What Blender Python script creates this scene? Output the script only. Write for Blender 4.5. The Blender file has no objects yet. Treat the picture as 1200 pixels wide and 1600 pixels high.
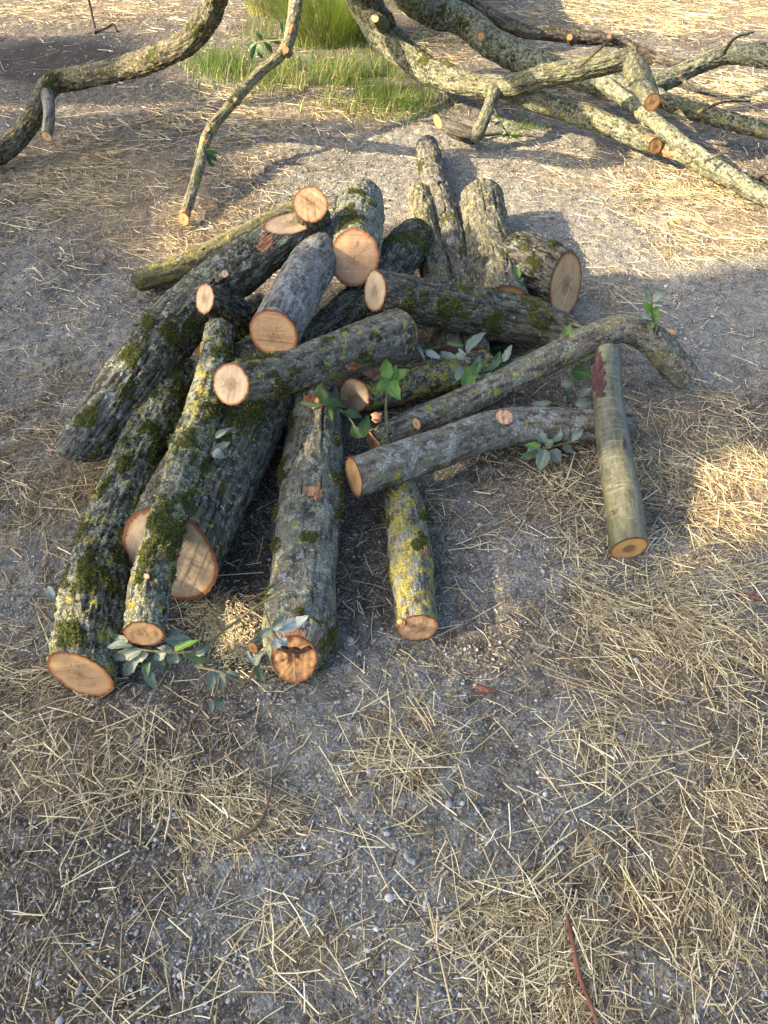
import bpy, math, random
import numpy as np
from mathutils import Vector, Matrix, Euler
random.seed(7); rng = np.random.default_rng(11)
scene = bpy.context.scene
COL = scene.collection
R = math.radians

# ------------------------------------------------------------------ camera geometry
CAM_H, PITCH, FOV = 1.55, 45.0, 67.3
FP = 800.0 / math.tan(R(FOV / 2))                 # focal length in photograph pixels (1200 x 1600)
cp, sp = math.cos(R(PITCH)), math.sin(R(PITCH))

def P(px, py, z=0.0):
    """the point at height z that the photograph shows at pixel px, py"""
    a, b = (px - 600) / FP, -(py - 800) / FP
    d = np.array([a, cp + b * sp, -sp + b * cp])
    t = (z - CAM_H) / d[2]
    return np.array([0, 0, CAM_H]) + d * t

def depth(p):
    return p[..., 1] * cp - (p[..., 2] - CAM_H) * sp

def to_px(x, y, z=0.0):
    zz = z - CAM_H
    dep = np.maximum(y * cp - zz * sp, 1e-3)
    up = y * sp + zz * cp
    return 600 + FP * x / dep, 800 - FP * up / dep

# ------------------------------------------------------------------ numpy noise
def _h(ix, iy, iz, seed):
    h = (ix.astype(np.uint32) * np.uint32(374761393) + iy.astype(np.uint32) * np.uint32(668265263)
         + iz.astype(np.uint32) * np.uint32(2246822519) + np.uint32((seed * 3266489917) & 0xffffffff))
    h ^= h >> np.uint32(13); h *= np.uint32(1274126177); h ^= h >> np.uint32(16)
    h *= np.uint32(2654435761); h ^= h >> np.uint32(15)
    return h.astype(np.float64) / 4294967295.0

def vn(p, seed=0):
    """value noise in 0..1 at points p (n,3)"""
    p = np.asarray(p, float)
    i = np.floor(p).astype(np.int64); f = p - i
    u = f * f * f * (f * (f * 6 - 15) + 10)
    x, y, z = i[:, 0], i[:, 1], i[:, 2]
    r = 0
    for dx in (0, 1):
        wx = u[:, 0] if dx else 1 - u[:, 0]
        for dy in (0, 1):
            wy = u[:, 1] if dy else 1 - u[:, 1]
            for dz in (0, 1):
                wz = u[:, 2] if dz else 1 - u[:, 2]
                r = r + wx * wy * wz * _h(x + dx, y + dy, z + dz, seed)
    return r

def fbm(p, seed=0, octv=4, gain=.5):
    a, s, t, q = 1.0, 0, 0, np.asarray(p, float)
    for k in range(octv):
        s = s + a * vn(q, seed + k * 17); t += a
        a *= gain; q = q * 2.03 + 7.1
    return s / t

def sm(a, b, x):
    t = np.clip((x - a) / (b - a), 0, 1)
    return t * t * (3 - 2 * t)

# ------------------------------------------------------------------ objects
def link(o, parent=None):
    COL.objects.link(o)
    if parent is not None:
        o.parent = parent
        o.matrix_parent_inverse = Matrix.Translation(-parent.location)
    return o

def tag(o, label=None, cat=None, group=None, kind=None):
    if label: o['label'] = label
    if cat: o['category'] = cat
    if group: o['group'] = group
    if kind: o['kind'] = kind
    return o

def empty(name, loc, label, cat, group=None):
    o = bpy.data.objects.new(name, None)
    o.empty_display_size = .05
    o.location = Vector([float(c) for c in loc])
    COL.objects.link(o)
    return tag(o, label, cat, group)

def mesh_np(name, verts, faces, mat=None, parent=None, attrs=None, smooth=True):
    """verts (n,3); faces: list of arrays (m,k)"""
    me = bpy.data.meshes.new(name)
    verts = np.asarray(verts, np.float32)
    me.vertices.add(len(verts)); me.vertices.foreach_set('co', verts.ravel())
    idx = np.concatenate([np.asarray(f, np.int32).ravel() for f in faces])
    sizes = np.concatenate([np.full(len(f), np.asarray(f).shape[1], np.int32) for f in faces])
    starts = np.concatenate([[0], np.cumsum(sizes)[:-1]]).astype(np.int32)
    me.loops.add(len(idx)); me.loops.foreach_set('vertex_index', idx)
    me.polygons.add(len(sizes)); me.polygons.foreach_set('loop_start', starts)
    me.polygons.foreach_set('loop_total', sizes)
    me.polygons.foreach_set('use_smooth', np.full(len(sizes), smooth))
    for k, v in (attrs or {}).items():
        v = np.asarray(v, np.float32)
        if v.ndim == 1:
            a = me.attributes.new(k, 'FLOAT', 'POINT'); a.data.foreach_set('value', v)
        else:
            a = me.attributes.new(k, 'FLOAT_VECTOR', 'POINT'); a.data.foreach_set('vector', v.ravel())
    me.update(calc_edges=True); me.validate()
    if mat: me.materials.append(mat)
    o = bpy.data.objects.new(name, me)
    return link(o, parent)

# ------------------------------------------------------------------ node materials
class NT:
    def __init__(self, name):
        self.m = bpy.data.materials.new(name); self.m.use_nodes = True
        self.t = self.m.node_tree; self.t.nodes.clear()
        self.out = self.t.nodes.new('ShaderNodeOutputMaterial')
    def n(self, typ, ins=None, **props):
        nd = self.t.nodes.new('ShaderNode' + typ)
        for k, v in props.items(): setattr(nd, k, v)
        for k, v in (ins or {}).items():
            s = nd.inputs[k]
            if isinstance(v, bpy.types.NodeSocket): self.t.links.new(v, s)
            else:
                if s.type == 'RGBA' and len(v) == 3: v = (*v, 1)
                s.default_value = v
        return nd
    def attr(self, name):
        return self.n('Attribute', attribute_name=name)
    def math(self, op, a, b=0.0, clamp=False):
        return self.n('Math', {0: a, 1: b}, operation=op, use_clamp=clamp).outputs[0]
    def vmul(self, v, s):
        return self.n('VectorMath', {0: v, 1: s}, operation='MULTIPLY').outputs[0]
    def vadd(self, v, s):
        return self.n('VectorMath', {0: v, 1: s}, operation='ADD').outputs[0]
    def noise(self, v, scale, detail=4, rough=.55, dist=0.0):
        return self.n('TexNoise', {'Vector': v, 'Scale': scale, 'Detail': detail, 'Roughness': rough, 'Distortion': dist}).outputs[0]
    def step(self, f, a, b):
        return self.n('MapRange', {'Value': f, 'From Min': a, 'From Max': b}, interpolation_type='SMOOTHSTEP').outputs[0]
    def mix(self, f, a, b, mode='MIX'):
        nd = self.t.nodes.new('ShaderNodeMix'); nd.data_type = 'RGBA'; nd.blend_type = mode
        for k, v in ((0, f), (6, a), (7, b)):
            s = nd.inputs[k]
            if isinstance(v, bpy.types.NodeSocket): self.t.links.new(v, s)
            else: s.default_value = (*v, 1) if isinstance(v, tuple) and len(v) == 3 else v
        return nd.outputs[2]
    def ramp(self, f, stops):
        nd = self.n('ValToRGB', {0: f}); cr = nd.color_ramp
        while len(cr.elements) < len(stops): cr.elements.new(.5)
        for e, (p, c) in zip(cr.elements, stops): e.position = p; e.color = (*c, 1)
        return nd.outputs[0]
    def bump(self, h, strength, dist, normal=None):
        ins = {'Height': h, 'Strength': strength, 'Distance': dist}
        if normal is not None: ins['Normal'] = normal
        return self.n('Bump', ins).outputs[0]
    def done(self, color, rough=.85, normal=None, spec=.3, trans=None):
        ins = {'Base Color': color, 'Roughness': rough, 'Specular IOR Level': spec}
        if normal is not None: ins['Normal'] = normal
        b = self.n('BsdfPrincipled', ins).outputs[0]
        if trans:
            tl = self.n('BsdfTranslucent', {'Color': trans[1]}).outputs[0]
            b = self.n('MixShader', {0: trans[0], 1: b, 2: tl}).outputs[0]
        self.t.links.new(b, self.out.inputs['Surface'])
        return self.m

def bark_material(seed, dark=(.035, .03, .024), light=(.15, .13, .105), grey=.5, yellow=.3, blue=.2, smooth=False, fine=1.0):
    """bark: fissured base, pale crust lichen, yellow lichen, blue-grey lichen; moss comes from the mesh"""
    t = NT('bark')
    r = random.Random(seed); off = tuple(r.uniform(-40, 40) for _ in range(3))
    bc = t.vadd(t.attr('bc').outputs['Vector'], off)
    lng = t.vmul(bc, (1, 1, .22))
    crk = t.attr('crk').outputs['Fac']
    n1 = t.noise(lng, 55 * fine, 6, .62); n2 = t.noise(bc, 9, 4); n3 = t.noise(bc, 160, 4, .6)
    n0_ = t.noise(bc, 70, 5, .7)
    base = t.mix(t.step(t.math('ADD', t.math('MULTIPLY', n1, .6), t.math('MULTIPLY', n0_, .4)), .36, .64), tuple(c * .55 for c in dark), light)
    base = t.mix(t.math('MULTIPLY', t.step(n2, .45, .7), .5), base, (light[0] * .6, light[1] * .66, light[2] * .48))
    base = t.mix(t.math('MULTIPLY', t.step(crk, .25, .8), .9), base, (.009, .008, .006))  # fissures painted near black, standing in for the shade inside them
    if smooth:                                   # horizontal bands and pale lenticels of a smooth young stem
        hz = t.vmul(bc, (.35, .35, 3.2))
        base = t.mix(t.step(t.noise(hz, 34, 4), .5, .8), base, tuple(c * 1.18 for c in light))
        base = t.mix(t.step(t.noise(hz, 60, 2, .4), .66, .76), base, (.19, .18, .13))
    brk = t.noise(bc, 120, 3, .7)
    def patch(scale, amt, soft=.03, sd=0.0):
        n = t.noise(t.vadd(bc, (sd, sd * 2, -sd)), scale, 3, .55)
        n = t.math('ADD', n, t.math('MULTIPLY', t.math('SUBTRACT', brk, .5), .32))
        th = .705 - .27 * amt
        return t.step(n, th, th + soft)
    fl = t.step(t.noise(bc, 230, 3, .6), .40, .56)
    gl = 1.0 if not smooth else .3
    g = t.math('MULTIPLY', patch(60, grey, .05, 3.1), t.math('ADD', .25, t.math('MULTIPLY', fl, .75)))
    base = t.mix(t.math('MULTIPLY', g, .85 * gl), base, t.ramp(n3, [(.35, (.15, .165, .115)), (.65, (.35, .375, .25))]))
    g2 = t.math('MULTIPLY', patch(22, grey * .8, .06, 41.3), t.step(t.noise(bc, 170, 3, .6), .44, .56))
    base = t.mix(t.math('MULTIPLY', g2, .8 * gl), base, (.27, .30, .20))
    y = t.math('MULTIPLY', patch(30, yellow, .04, 11.7), t.math('ADD', .35, t.math('MULTIPLY', fl, .65)))
    base = t.mix(t.math('MULTIPLY', y, .92 * gl), base, t.ramp(n3, [(.35, (.17, .155, .03)), (.65, (.46, .40, .07))]))
    b = t.math('MULTIPLY', patch(26, blue, .06, 23.3), t.math('ADD', .25, t.math('MULTIPLY', fl, .75)))
    base = t.mix(t.math('MULTIPLY', b, .8 * gl), base, t.ramp(n3, [(.35, (.18, .205, .195)), (.65, (.44, .47, .43))]))
    spk = t.step(t.noise(bc, 210, 2, .5), .68, .74)
    base = t.mix(t.math('MULTIPLY', spk, .35 + .35 * grey), base, (.38, .39, .31))
    ms = t.attr('moss').outputs['Fac']
    msk = t.step(t.math('ADD', ms, t.math('MULTIPLY', t.math('SUBTRACT', brk, .5), .6)), .42, .58)
    base = t.mix(msk, base, t.ramp(n3, [(.25, (.025, .032, .008)), (.55, (.065, .075, .016)), (.8, (.15, .15, .035))]))
    h = t.math('ADD', t.math('MULTIPLY', n1, 1.0), t.math('MULTIPLY', n3, .5))
    h = t.math('ADD', h, t.math('MULTIPLY', t.math('ADD', g, t.math('ADD', y, b)), .25))
    h = t.math('ADD', h, t.math('MULTIPLY', t.math('MULTIPLY', msk, n3), 1.6))
    nr = t.bump(h, .35 if smooth else 1.0, .0025 if smooth else .008)
    return t.done(base, .42 if smooth else .88, nr, .4 if smooth else .2)

def cut_material(seed, wood=(.56, .37, .2), heart=(.50, .27, .12), rim=(.13, .055, .025), saw=.6, angle=0.0, dirt_shade=.22, heart_r=.35):
    t = NT('cut_wood')
    wood = (wood[0] * .62, wood[1] * .63, wood[2] * .58); heart = (heart[0] * .52, heart[1] * .52, heart[2] * .48)
    r = random.Random(seed); off = (r.uniform(-9, 9), r.uniform(-9, 9), 0)
    fc = t.attr('fc').outputs['Vector']
    rn = t.n('SeparateXYZ', {0: fc}).outputs[2]
    xy = t.vadd(t.vmul(fc, (1, 1, 0)), off)
    rot = t.n('VectorRotate', {'Vector': xy, 'Angle': angle}, rotation_type='Z_AXIS').outputs[0]
    wob = t.math('MULTIPLY', t.math('SUBTRACT', t.noise(xy, 22, 3), .5), .16)
    rw = t.math('ADD', rn, wob)
    rings = t.math('SINE', t.math('MULTIPLY', rw, r.uniform(55, 85)))
    col = t.mix(t.step(rw, heart_r - .15, heart_r + .1), heart, wood)
    col = t.mix(t.math('MULTIPLY', t.step(rings, -.2, 1), .22), col, tuple(c * .55 for c in wood))
    streak = t.noise(t.vmul(rot, (1, .035, 1)), 85, 3, .75)
    wide = t.noise(t.vmul(rot, (1, .10, 1)), 38, 3, .6)
    stripe = t.math('ADD', t.math('MULTIPLY', streak, .55), t.math('MULTIPLY', wide, .45))
    col = t.mix(t.math('MULTIPLY', t.step(stripe, .47, .34), min(1, saw * 1.7)), col, (wood[0] * .42, wood[1] * .33, wood[2] * .27))
    col = t.mix(t.math('MULTIPLY', t.step(stripe, .52, .64), min(1, saw * 1.1)), col, tuple(min(1, c * 1.45) for c in wood))
    blot = t.noise(xy, 30, 4, .6)
    col = t.mix(t.math('MULTIPLY', t.step(blot, .48, .7), .4), col, tuple(c * .8 for c in heart))
    if dirt_shade:
        col = t.mix(t.math('MULTIPLY', t.step(t.noise(xy, 11, 4, .6), .42, .62), dirt_shade), col, (.13, .11, .09))
    pith = t.step(t.math('ADD', rn, t.math('MULTIPLY', wob, .4)), .07, .02)
    col = t.mix(t.math('MULTIPLY', pith, .7), col, (.08, .035, .015))
    ang = t.math('ARCTAN2', t.n('SeparateXYZ', {0: fc}).outputs[1], t.n('SeparateXYZ', {0: fc}).outputs[0])
    chk = t.noise(t.n('CombineXYZ', {0: t.math('MULTIPLY', ang, 2.2), 1: t.math('MULTIPLY', rn, .6), 2: off[0]}).outputs[0], 2.2, 2, .5, .3)
    crack = t.math('MULTIPLY', t.step(t.math('ABSOLUTE', t.math('SUBTRACT', chk, .5)), .02, .004), t.step(rw, .8, .35))
    col = t.mix(t.math('MULTIPLY', crack, .75), col, (.07, .03, .015))
    re = t.math('ADD', rn, t.math('MULTIPLY', t.math('SUBTRACT', t.noise(xy, 95, 3, .6), .5), .10))
    col = t.mix(t.math('MULTIPLY', t.step(re, .80, .89), .6), col, (wood[0] * .82, wood[1] * .58, wood[2] * .42))
    col = t.mix(t.step(re, .90, .935), col, (rim[0] * 1.35, rim[1] * 1.35, rim[2] * 1.3))
    col = t.mix(t.step(re, .965, .99), col, rim)
    h = t.math('ADD', streak, t.math('MULTIPLY', wide, 1.2))
    nr = t.bump(h, .3 + .3 * saw, .0008)
    return t.done(col, .75, nr, .25)

def flat_noise(name, c1, c2, scale=40, rough=.8, bump=.4, spec=.25, dist=.003, stretch=(1, 1, 1)):
    t = NT(name)
    co = t.vmul(t.n('TexCoord').outputs['Object'], stretch)
    n = t.noise(co, scale, 5, .6)
    return t.done(t.mix(t.step(n, .3, .7), c1, c2), rough, t.bump(n, bump, dist), spec)

# ------------------------------------------------------------------ logs
def catmull(pts, n):
    pts = np.asarray(pts, float)
    if len(pts) == 2:
        k = np.linspace(0, 1, n)[:, None]
        return pts[0] * (1 - k) + pts[1] * k
    q = np.vstack([2 * pts[0] - pts[1], pts, 2 * pts[-1] - pts[-2]])
    seg = np.linalg.norm(np.diff(pts[:, :3], axis=0), axis=1)
    cum = np.concatenate([[0], np.cumsum(seg)])
    s = np.linspace(0, cum[-1], n)
    i = np.clip(np.searchsorted(cum, s, side='right') - 1, 0, len(pts) - 2)
    t = ((s - cum[i]) / np.maximum(seg[i], 1e-9))[:, None]
    p0, p1, p2, p3 = q[i], q[i + 1], q[i + 2], q[i + 3]
    return .5 * (2 * p1 + (p2 - p0) * t + (2 * p0 - 5 * p1 + 4 * p2 - p3) * t ** 2 + (3 * p1 - p0 - 3 * p2 + p3) * t ** 3)

class Wood: pass

def axis_points(path, world=False):
    out = []
    for (a, b, z, w) in path:
        if world: out.append([a, b, z, w])
        else:
            p = P(a, b, z); out.append([*p, w / 2 * float(depth(p)) / FP])
    return np.array(out)

def tube(pts, res, seed, rough=1.0, lump=.06, n0=None, n1=None, moss=0.0, crack=0.0, moss_at=None, pinch=False):
    """pts (n,4) xyz + radius -> a bark surface with fissures, lumps and moss; n0/n1: plane normals of the cuts"""
    L = np.linalg.norm(np.diff(pts[:, :3], axis=0), axis=1).sum()
    rmax = pts[:, 3].max()
    nt = int(np.clip(2 * math.pi * rmax / res, 18, 190)); ns = int(np.clip(L / res, 8, 420))
    c = catmull(pts, ns); ctr, rad = c[:, :3], np.maximum(c[:, 3], .002)
    tan = np.gradient(ctr, axis=0); tan /= np.linalg.norm(tan, axis=1)[:, None]
    up = np.array([0, 0, 1.0]) if abs(tan[0][2]) < .9 else np.array([0, 1.0, 0])
    e1 = np.cross(up, tan[0]); e1 /= np.linalg.norm(e1)
    E1 = np.zeros_like(ctr); E2 = np.zeros_like(ctr)
    for i in range(ns):
        e1 = e1 - tan[i] * np.dot(e1, tan[i]); e1 /= np.linalg.norm(e1)
        E1[i] = e1; E2[i] = np.cross(tan[i], e1)
    th = np.linspace(0, 2 * math.pi, nt, endpoint=False)
    s = np.linspace(0, L, ns)
    TH, S = np.meshgrid(th, s); RR = np.repeat(rad[:, None], nt, 1)
    r0 = rad.mean()
    bc = np.stack([np.cos(TH) * r0, np.sin(TH) * r0, S], -1).reshape(-1, 3)
    q = bc + seed * 3.7
    low = fbm(q * np.array([9, 9, 5]), seed, 3) - .5
    mid = fbm(q * np.array([38, 38, 20]), seed + 5, 3) - .5
    rid = fbm(q * np.array([95, 95, 17]), seed + 9, 3)
    rid = 1 - np.abs(rid * 2 - 1) * 2.2
    fine = fbm(q * 150, seed + 3, 2) - .5
    disp = low * lump * 2.4 * RR.ravel() + rough * (mid * .012 + fine * .004 - np.clip(rid, 0, 1) * .0055)
    crk = np.clip(rid, 0, 1) ** 2 * min(1, .35 + rough * .5)
    if crack:
        ck = vn(q * np.array([26, 26, 2.6]), seed + 31)
        line = sm(.035, .0, np.abs(ck - .5)) * sm(.45, .6, vn(q * np.array([10, 10, 4]), seed + 33))
        disp -= line * .008 * crack; crk = np.maximum(crk, line)
    N = (np.cos(TH)[..., None] * E1[:, None] + np.sin(TH)[..., None] * E2[:, None])
    mo = np.zeros(len(bc))
    if moss > 0:
        upf = N.reshape(-1, 3)[:, 2]
        mo = fbm(q * np.array([19, 19, 12]), seed + 50, 4, .6) + .10 * upf + moss * .25 - .5
        mo = sm(.15, .42, mo)
    if moss_at:
        P3 = (ctr[:, None] + N * RR[..., None]).reshape(-1, 3)
        pxx, pyy = to_px(P3[:, 0], P3[:, 1], P3[:, 2])
        for (mx, my, mr) in moss_at:
            dd = np.hypot(pxx - mx, pyy - my) / mr + (fbm(q * 42, seed + 61, 4, .6) - .5) * 3.0
            mo = np.maximum(mo, .95 * sm(1.05, .2, dd))
    disp += mo * (.004 + .004 * (fbm(q * 110, seed + 71, 2)))
    ed = np.repeat(np.minimum(s, L - s), nt)
    kk = sm(0, .016, ed)
    disp = low * lump * 2.4 * RR.ravel() * (1 - kk) + rough * fine * .004 * (1 - kk) + (disp * kk + (disp - low * lump * 2.4 * RR.ravel()) * .35 * (1 - kk))
    mo = mo * (.25 + .75 * kk)
    rr = RR + disp.reshape(ns, nt)
    V = ctr[:, None] + N * rr[..., None]
    for end, nrm in ((0, n0), (1, n1)):
        i = 0 if end == 0 else ns - 1
        t_ = -tan[0] if end == 0 else tan[-1]
        if nrm is None:
            # a chainsaw never cuts quite square
            k = random.Random(seed * 7 + end); nrm = t_ + .12 * np.array([k.uniform(-1, 1), k.uniform(-1, 1), k.uniform(-1, 1)])
        nrm = np.asarray(nrm, float); nrm = nrm / np.linalg.norm(nrm)
        dn = max(.35, float(np.dot(nrm, t_)))
        sd = s if end == 0 else L - s
        w = np.clip(1 - sd / min(L * .6, 3.2 * rad[i]), 0, 1)
        w = w * w * (3 - 2 * w)
        rel = V - ctr[:, None]
        off = -(rel @ nrm) / dn
        V = V + (off * w[:, None])[..., None] * t_[None, None]
    W = Wood(); W.V = V; W.N = N; W.ns, W.nt, W.bc, W.mo, W.crk = ns, nt, bc, mo, crk
    W.tan, W.ctr, W.rad, W.seed = tan, ctr, rad, seed
    return W

def grid_faces(ns, nt):
    i = np.arange(ns - 1)[:, None] * nt; j = np.arange(nt)[None]
    a = i + j; b = i + (j + 1) % nt
    return np.stack([a, b, b + nt, a + nt], -1).reshape(-1, 4)

def disc(ring, name, mat, parent, seed, outward, ragged=0.0, bowl=0.0):
    ring = np.asarray(ring); nt = len(ring); c = ring.mean(0)
    K = 14
    ks = np.concatenate([[0.0], np.linspace(.08, 1, K)])[1:]
    a = outward / np.linalg.norm(outward)
    e1 = np.cross(a, [0, 0, 1.0] if abs(a[2]) < .9 else [0, 1.0, 0]); e1 /= np.linalg.norm(e1); e2 = np.cross(a, e1)
    R1 = ring
    R2 = ring.copy()
    for _ in range(60): R2 = (np.roll(R2, 1, 0) + R2 * 2 + np.roll(R2, -1, 0)) / 4
    wk = sm(.6, 1, ks)[:, None, None]
    V = c + ((R2 - c)[None] * (1 - wk) + (R1 - c)[None] * wk) * (ks * .997)[:, None, None]
    V = V.reshape(-1, 3)
    V = np.vstack([V, c[None]])
    rel = V - c
    rn = np.concatenate([np.repeat(ks, nt), [0.0]])
    n = fbm(np.stack([rel @ e1 * 60, rel @ e2 * 60, np.full(len(V), seed * 1.3)], 1), seed, 3) - .5
    n2 = fbm(np.stack([rel @ e1 * 130, rel @ e2 * 12, np.full(len(V), seed * 2.3)], 1), seed, 2) - .5
    inner = np.where(rn > .98, 0, 1)
    V = V + a * ((n * .003 * (1 + ragged * 6) + n2 * .0012 * (1 + ragged * 3) - bowl * (1 - rn ** 2)) * inner + .0012)[:, None]
    F = []
    i = np.arange(K - 1)[:, None] * nt; j = np.arange(nt)[None]
    q0 = (i + j); q1 = (i + (j + 1) % nt)
    F.append(np.stack([q0, q0 + nt, q1 + nt, q1], -1).reshape(-1, 4))
    j = np.arange(nt)
    F.append(np.stack([j, (j + 1) % nt, np.full(nt, K * nt)], -1))
    fc = np.stack([rel @ e1, rel @ e2, rn], 1)
    return mesh_np(name, V, F, mat, parent, {'fc': fc})

MOSS_MAT = None
def moss_tufts(W, parent, density=1.0, size=.0058):
    """short moss blades standing on the mossy patches of a log"""
    V = W.V.reshape(-1, 3); Nn = W.N.reshape(-1, 3)
    mv = W.mo.ravel()
    pick = np.where(mv > rng.uniform(.25, .9, len(mv)))[0]
    if len(pick) < 20: return
    n = int(min(9000, len(pick) * 1.3 * density))
    idx = rng.choice(pick, n)
    base = V[idx] + rng.normal(0, .0022, (n, 3)) - Nn[idx] * .0015
    d = Nn[idx] + rng.normal(0, .55, (n, 3)); d /= np.linalg.norm(d, axis=1)[:, None]
    L = size * rng.uniform(.5, 1.5, n)[:, None]
    side = np.cross(d, rng.normal(0, 1, (n, 3))); side /= np.linalg.norm(side, axis=1)[:, None]
    w = .0016 * rng.uniform(.7, 1.5, n)[:, None]
    v = np.stack([base - side * w, base + side * w, base + d * L * .6 + side * w * .9, base + d * L], 1).reshape(-1, 3)
    k = np.arange(n)[:, None] * 4
    f = np.concatenate([k + np.array([0, 1, 2]), k + np.array([0, 2, 3])])
    tint = np.repeat(np.clip(vn(base * 30, 3) * .7 + rng.uniform(0, .5, n) - .1, 0, 1), 4)
    o = mesh_np('moss', v, [f], MOSS_MAT, parent, {'tint': tint}, smooth=False)
    o['kind'] = 'stuff'

def wood_piece(name, label, path, seed, cat='log', group='logs in the woodpile', res=.0042, rough=1.0, lump=.06, bark=None, cut=None,
               cuts=(True, True), n0=None, n1=None, moss=0.0, crack=0.0, moss_at=None, ragged=(0, 0), parent=None, world=False,
               moss_density=1.0, bowl=(0, 0), cut1=None, bark_mat=None):
    pts = axis_points(path, world)
    W = tube(pts, res, seed, rough, lump, n0, n1, moss, crack, moss_at)
    bm = bark_mat or bark_material(seed, **(bark or {}))
    if parent is None:
        i = int(np.argmin(pts[:, 2])); loc = pts[i, :3].copy(); loc[2] = max(0, loc[2] - pts[i, 3])
        root = empty(name, loc, label, cat, group); body_name = 'bark'
        body = mesh_np(body_name, W.V.reshape(-1, 3), [grid_faces(W.ns, W.nt)], bm, root, {'bc': W.bc, 'moss': W.mo, 'crk': W.crk})
        holder = root
    else:
        root = parent
        body = mesh_np(name, W.V.reshape(-1, 3), [grid_faces(W.ns, W.nt)], bm, root, {'bc': W.bc, 'moss': W.mo, 'crk': W.crk})
        holder = body
    for e in (0, 1):
        ring = W.V[0] if e == 0 else W.V[-1]
        out = -W.tan[0] if e == 0 else W.tan[-1]
        cm = (cut if e == 0 else (cut1 or cut))
        if cuts[e]:
            nr = n0 if e == 0 else n1
            o2 = np.asarray(nr, float) if nr is not None else out
            cm_ = cut_material(seed + e * 100, **(cm or {}))
            rg = ring if e == 1 else ring
            disc(rg, 'cut_face', cm_, holder, seed + e, o2, ragged[e], bowl[e])
    if moss > 0 or moss_at: moss_tufts(W, root if parent is None else holder, moss_density)
    W.root, W.body, W.bm = root, body, bm
    return W

def surface_patch(W, px, py, rx, ry, mat, name, parent, lift=.003, seed=0, depth_in=0.0):
    """torn bark: a ragged piece of the log's own surface, centred on the photograph's pixel, showing bare wood"""
    V = W.V; pxx, pyy = to_px(V[..., 0], V[..., 1], V[..., 2])
    facing = ((np.array([0, 0, CAM_H]) - V) * W.N).sum(-1) > 0
    q = V.reshape(-1, 3)
    nz = (fbm(q * 70, seed, 3) - .5).reshape(V.shape[:2])
    d = np.hypot((pxx - px) / rx, (pyy - py) / ry) + nz * 1.3
    ok = (d < 1) & facing
    F = grid_faces(W.ns, W.nt); okf = ok.ravel()[F].all(1); F = F[okf]
    if len(F) < 3: return None
    used = np.unique(F); remap = -np.ones(V.shape[0] * V.shape[1], int); remap[used] = np.arange(len(used))
    dd = np.clip(1 - d.ravel()[used], 0, 1)
    rough = fbm(q[used] * np.array([160, 160, 60]), seed + 4, 3) - .5
    VV = q[used] + W.N.reshape(-1, 3)[used] * (lift * np.minimum(1, dd * 4) + rough * .004)[:, None]
    return mesh_np(name, VV, [remap[F]], mat, parent, {'bc': W.bc[used]})

def stub(parent, path, seed, bark_mat, cut=None, n1=None, name='branch_stub', res=.003, rough=.5, ragged=0):
    return wood_piece(name, None, path, seed, parent=parent, bark_mat=bark_mat, cut=cut, cuts=(False, True), n1=n1, res=res, rough=rough,
                      ragged=(0, ragged))

t_ = NT('moss_blades'); ti = t_.attr('tint').outputs['Fac']
MOSS_MAT = t_.done(t_.ramp(ti, [(.1, (.022, .026, .008)), (.5, (.07, .073, .02)), (.9, (.20, .19, .06))]), .9, None, .1, (.25, (.12, .15, .02)))
t_ = NT('torn_wood'); bc_ = t_.attr('bc').outputs['Vector']
nn_ = t_.noise(t_.vmul(bc_, (1, 1, .15)), 190, 4, .65); n2_ = t_.noise(bc_, 40, 3)
TORN = t_.done(t_.mix(t_.step(n2_, .35, .65), t_.mix(t_.step(nn_, .35, .65), (.10, .035, .018), (.34, .14, .06)), t_.mix(t_.step(nn_, .35, .65), (.16, .075, .04), (.40, .235, .125))), .8, t_.bump(nn_, .7, .004))
t_ = NT('dark_torn_wood'); bc_ = t_.attr('bc').outputs['Vector']
nn_ = t_.noise(t_.vmul(bc_, (1, 1, .15)), 190, 4, .65)
TORN_DARK = t_.done(t_.mix(t_.step(nn_, .4, .7), (.02, .011, .011), (.11, .04, .03)), .8, t_.bump(nn_, .7, .004))

DARKB = dict(dark=(.03, .028, .022), light=(.125, .118, .09))
GREYB = dict(dark=(.05, .047, .042), light=(.23, .215, .195))
PALE = dict(wood=(.72, .56, .38), heart=(.60, .40, .24), saw=.5)
ORANGE = dict(wood=(.60, .33, .14), heart=(.48, .22, .08), saw=.55)
TAN = dict(wood=(.55, .36, .20), heart=(.47, .27, .13), saw=.7)

def PS(l):  # shorthand for a list of pixel stations
    return l

# T: mossy log, bottom left
W_T = wood_piece('log', 'thick mossy log at the bottom left with a large oval tan cut end', [(125, 1053, .075, 104), (138, 975, .08, 100), (154, 890, .08, 92), (187, 795, .08, 84), (230, 690, .08, 80), (284, 588, .078, 74)], 1,
    rough=1.1, moss=.42, moss_at=[(185, 870, 30), (255, 690, 40), (165, 900, 25), (275, 620, 25)], bark=dict(**DARKB, grey=.75, yellow=.5, blue=.1), cut=dict(**TAN, angle=1.2, heart_r=.2), n0=(-.2, -.98, .1), crack=.7)
# V: the thickest log, its big face half hidden by the thin mossy one
W_V = wood_piece('log', 'thickest log, its wide dusty sawn face half hidden behind the thin mossy log', [(266, 868, .127, 164), (322, 755, .127, 150), (378, 655, .127, 134), (412, 590, .127, 124)], 2,
    lump=.03, rough=0.85, moss=.15, moss_at=[(390, 640, 40), (350, 690, 22)], bark=dict(**DARKB, grey=.45, yellow=.25, blue=.15), cut=dict(wood=(.70, .54, .37), heart=(.50, .36, .24), saw=.9, angle=.4, dirt_shade=.5, heart_r=.3), n0=(-.25, -.95, .28), crack=.5)
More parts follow.
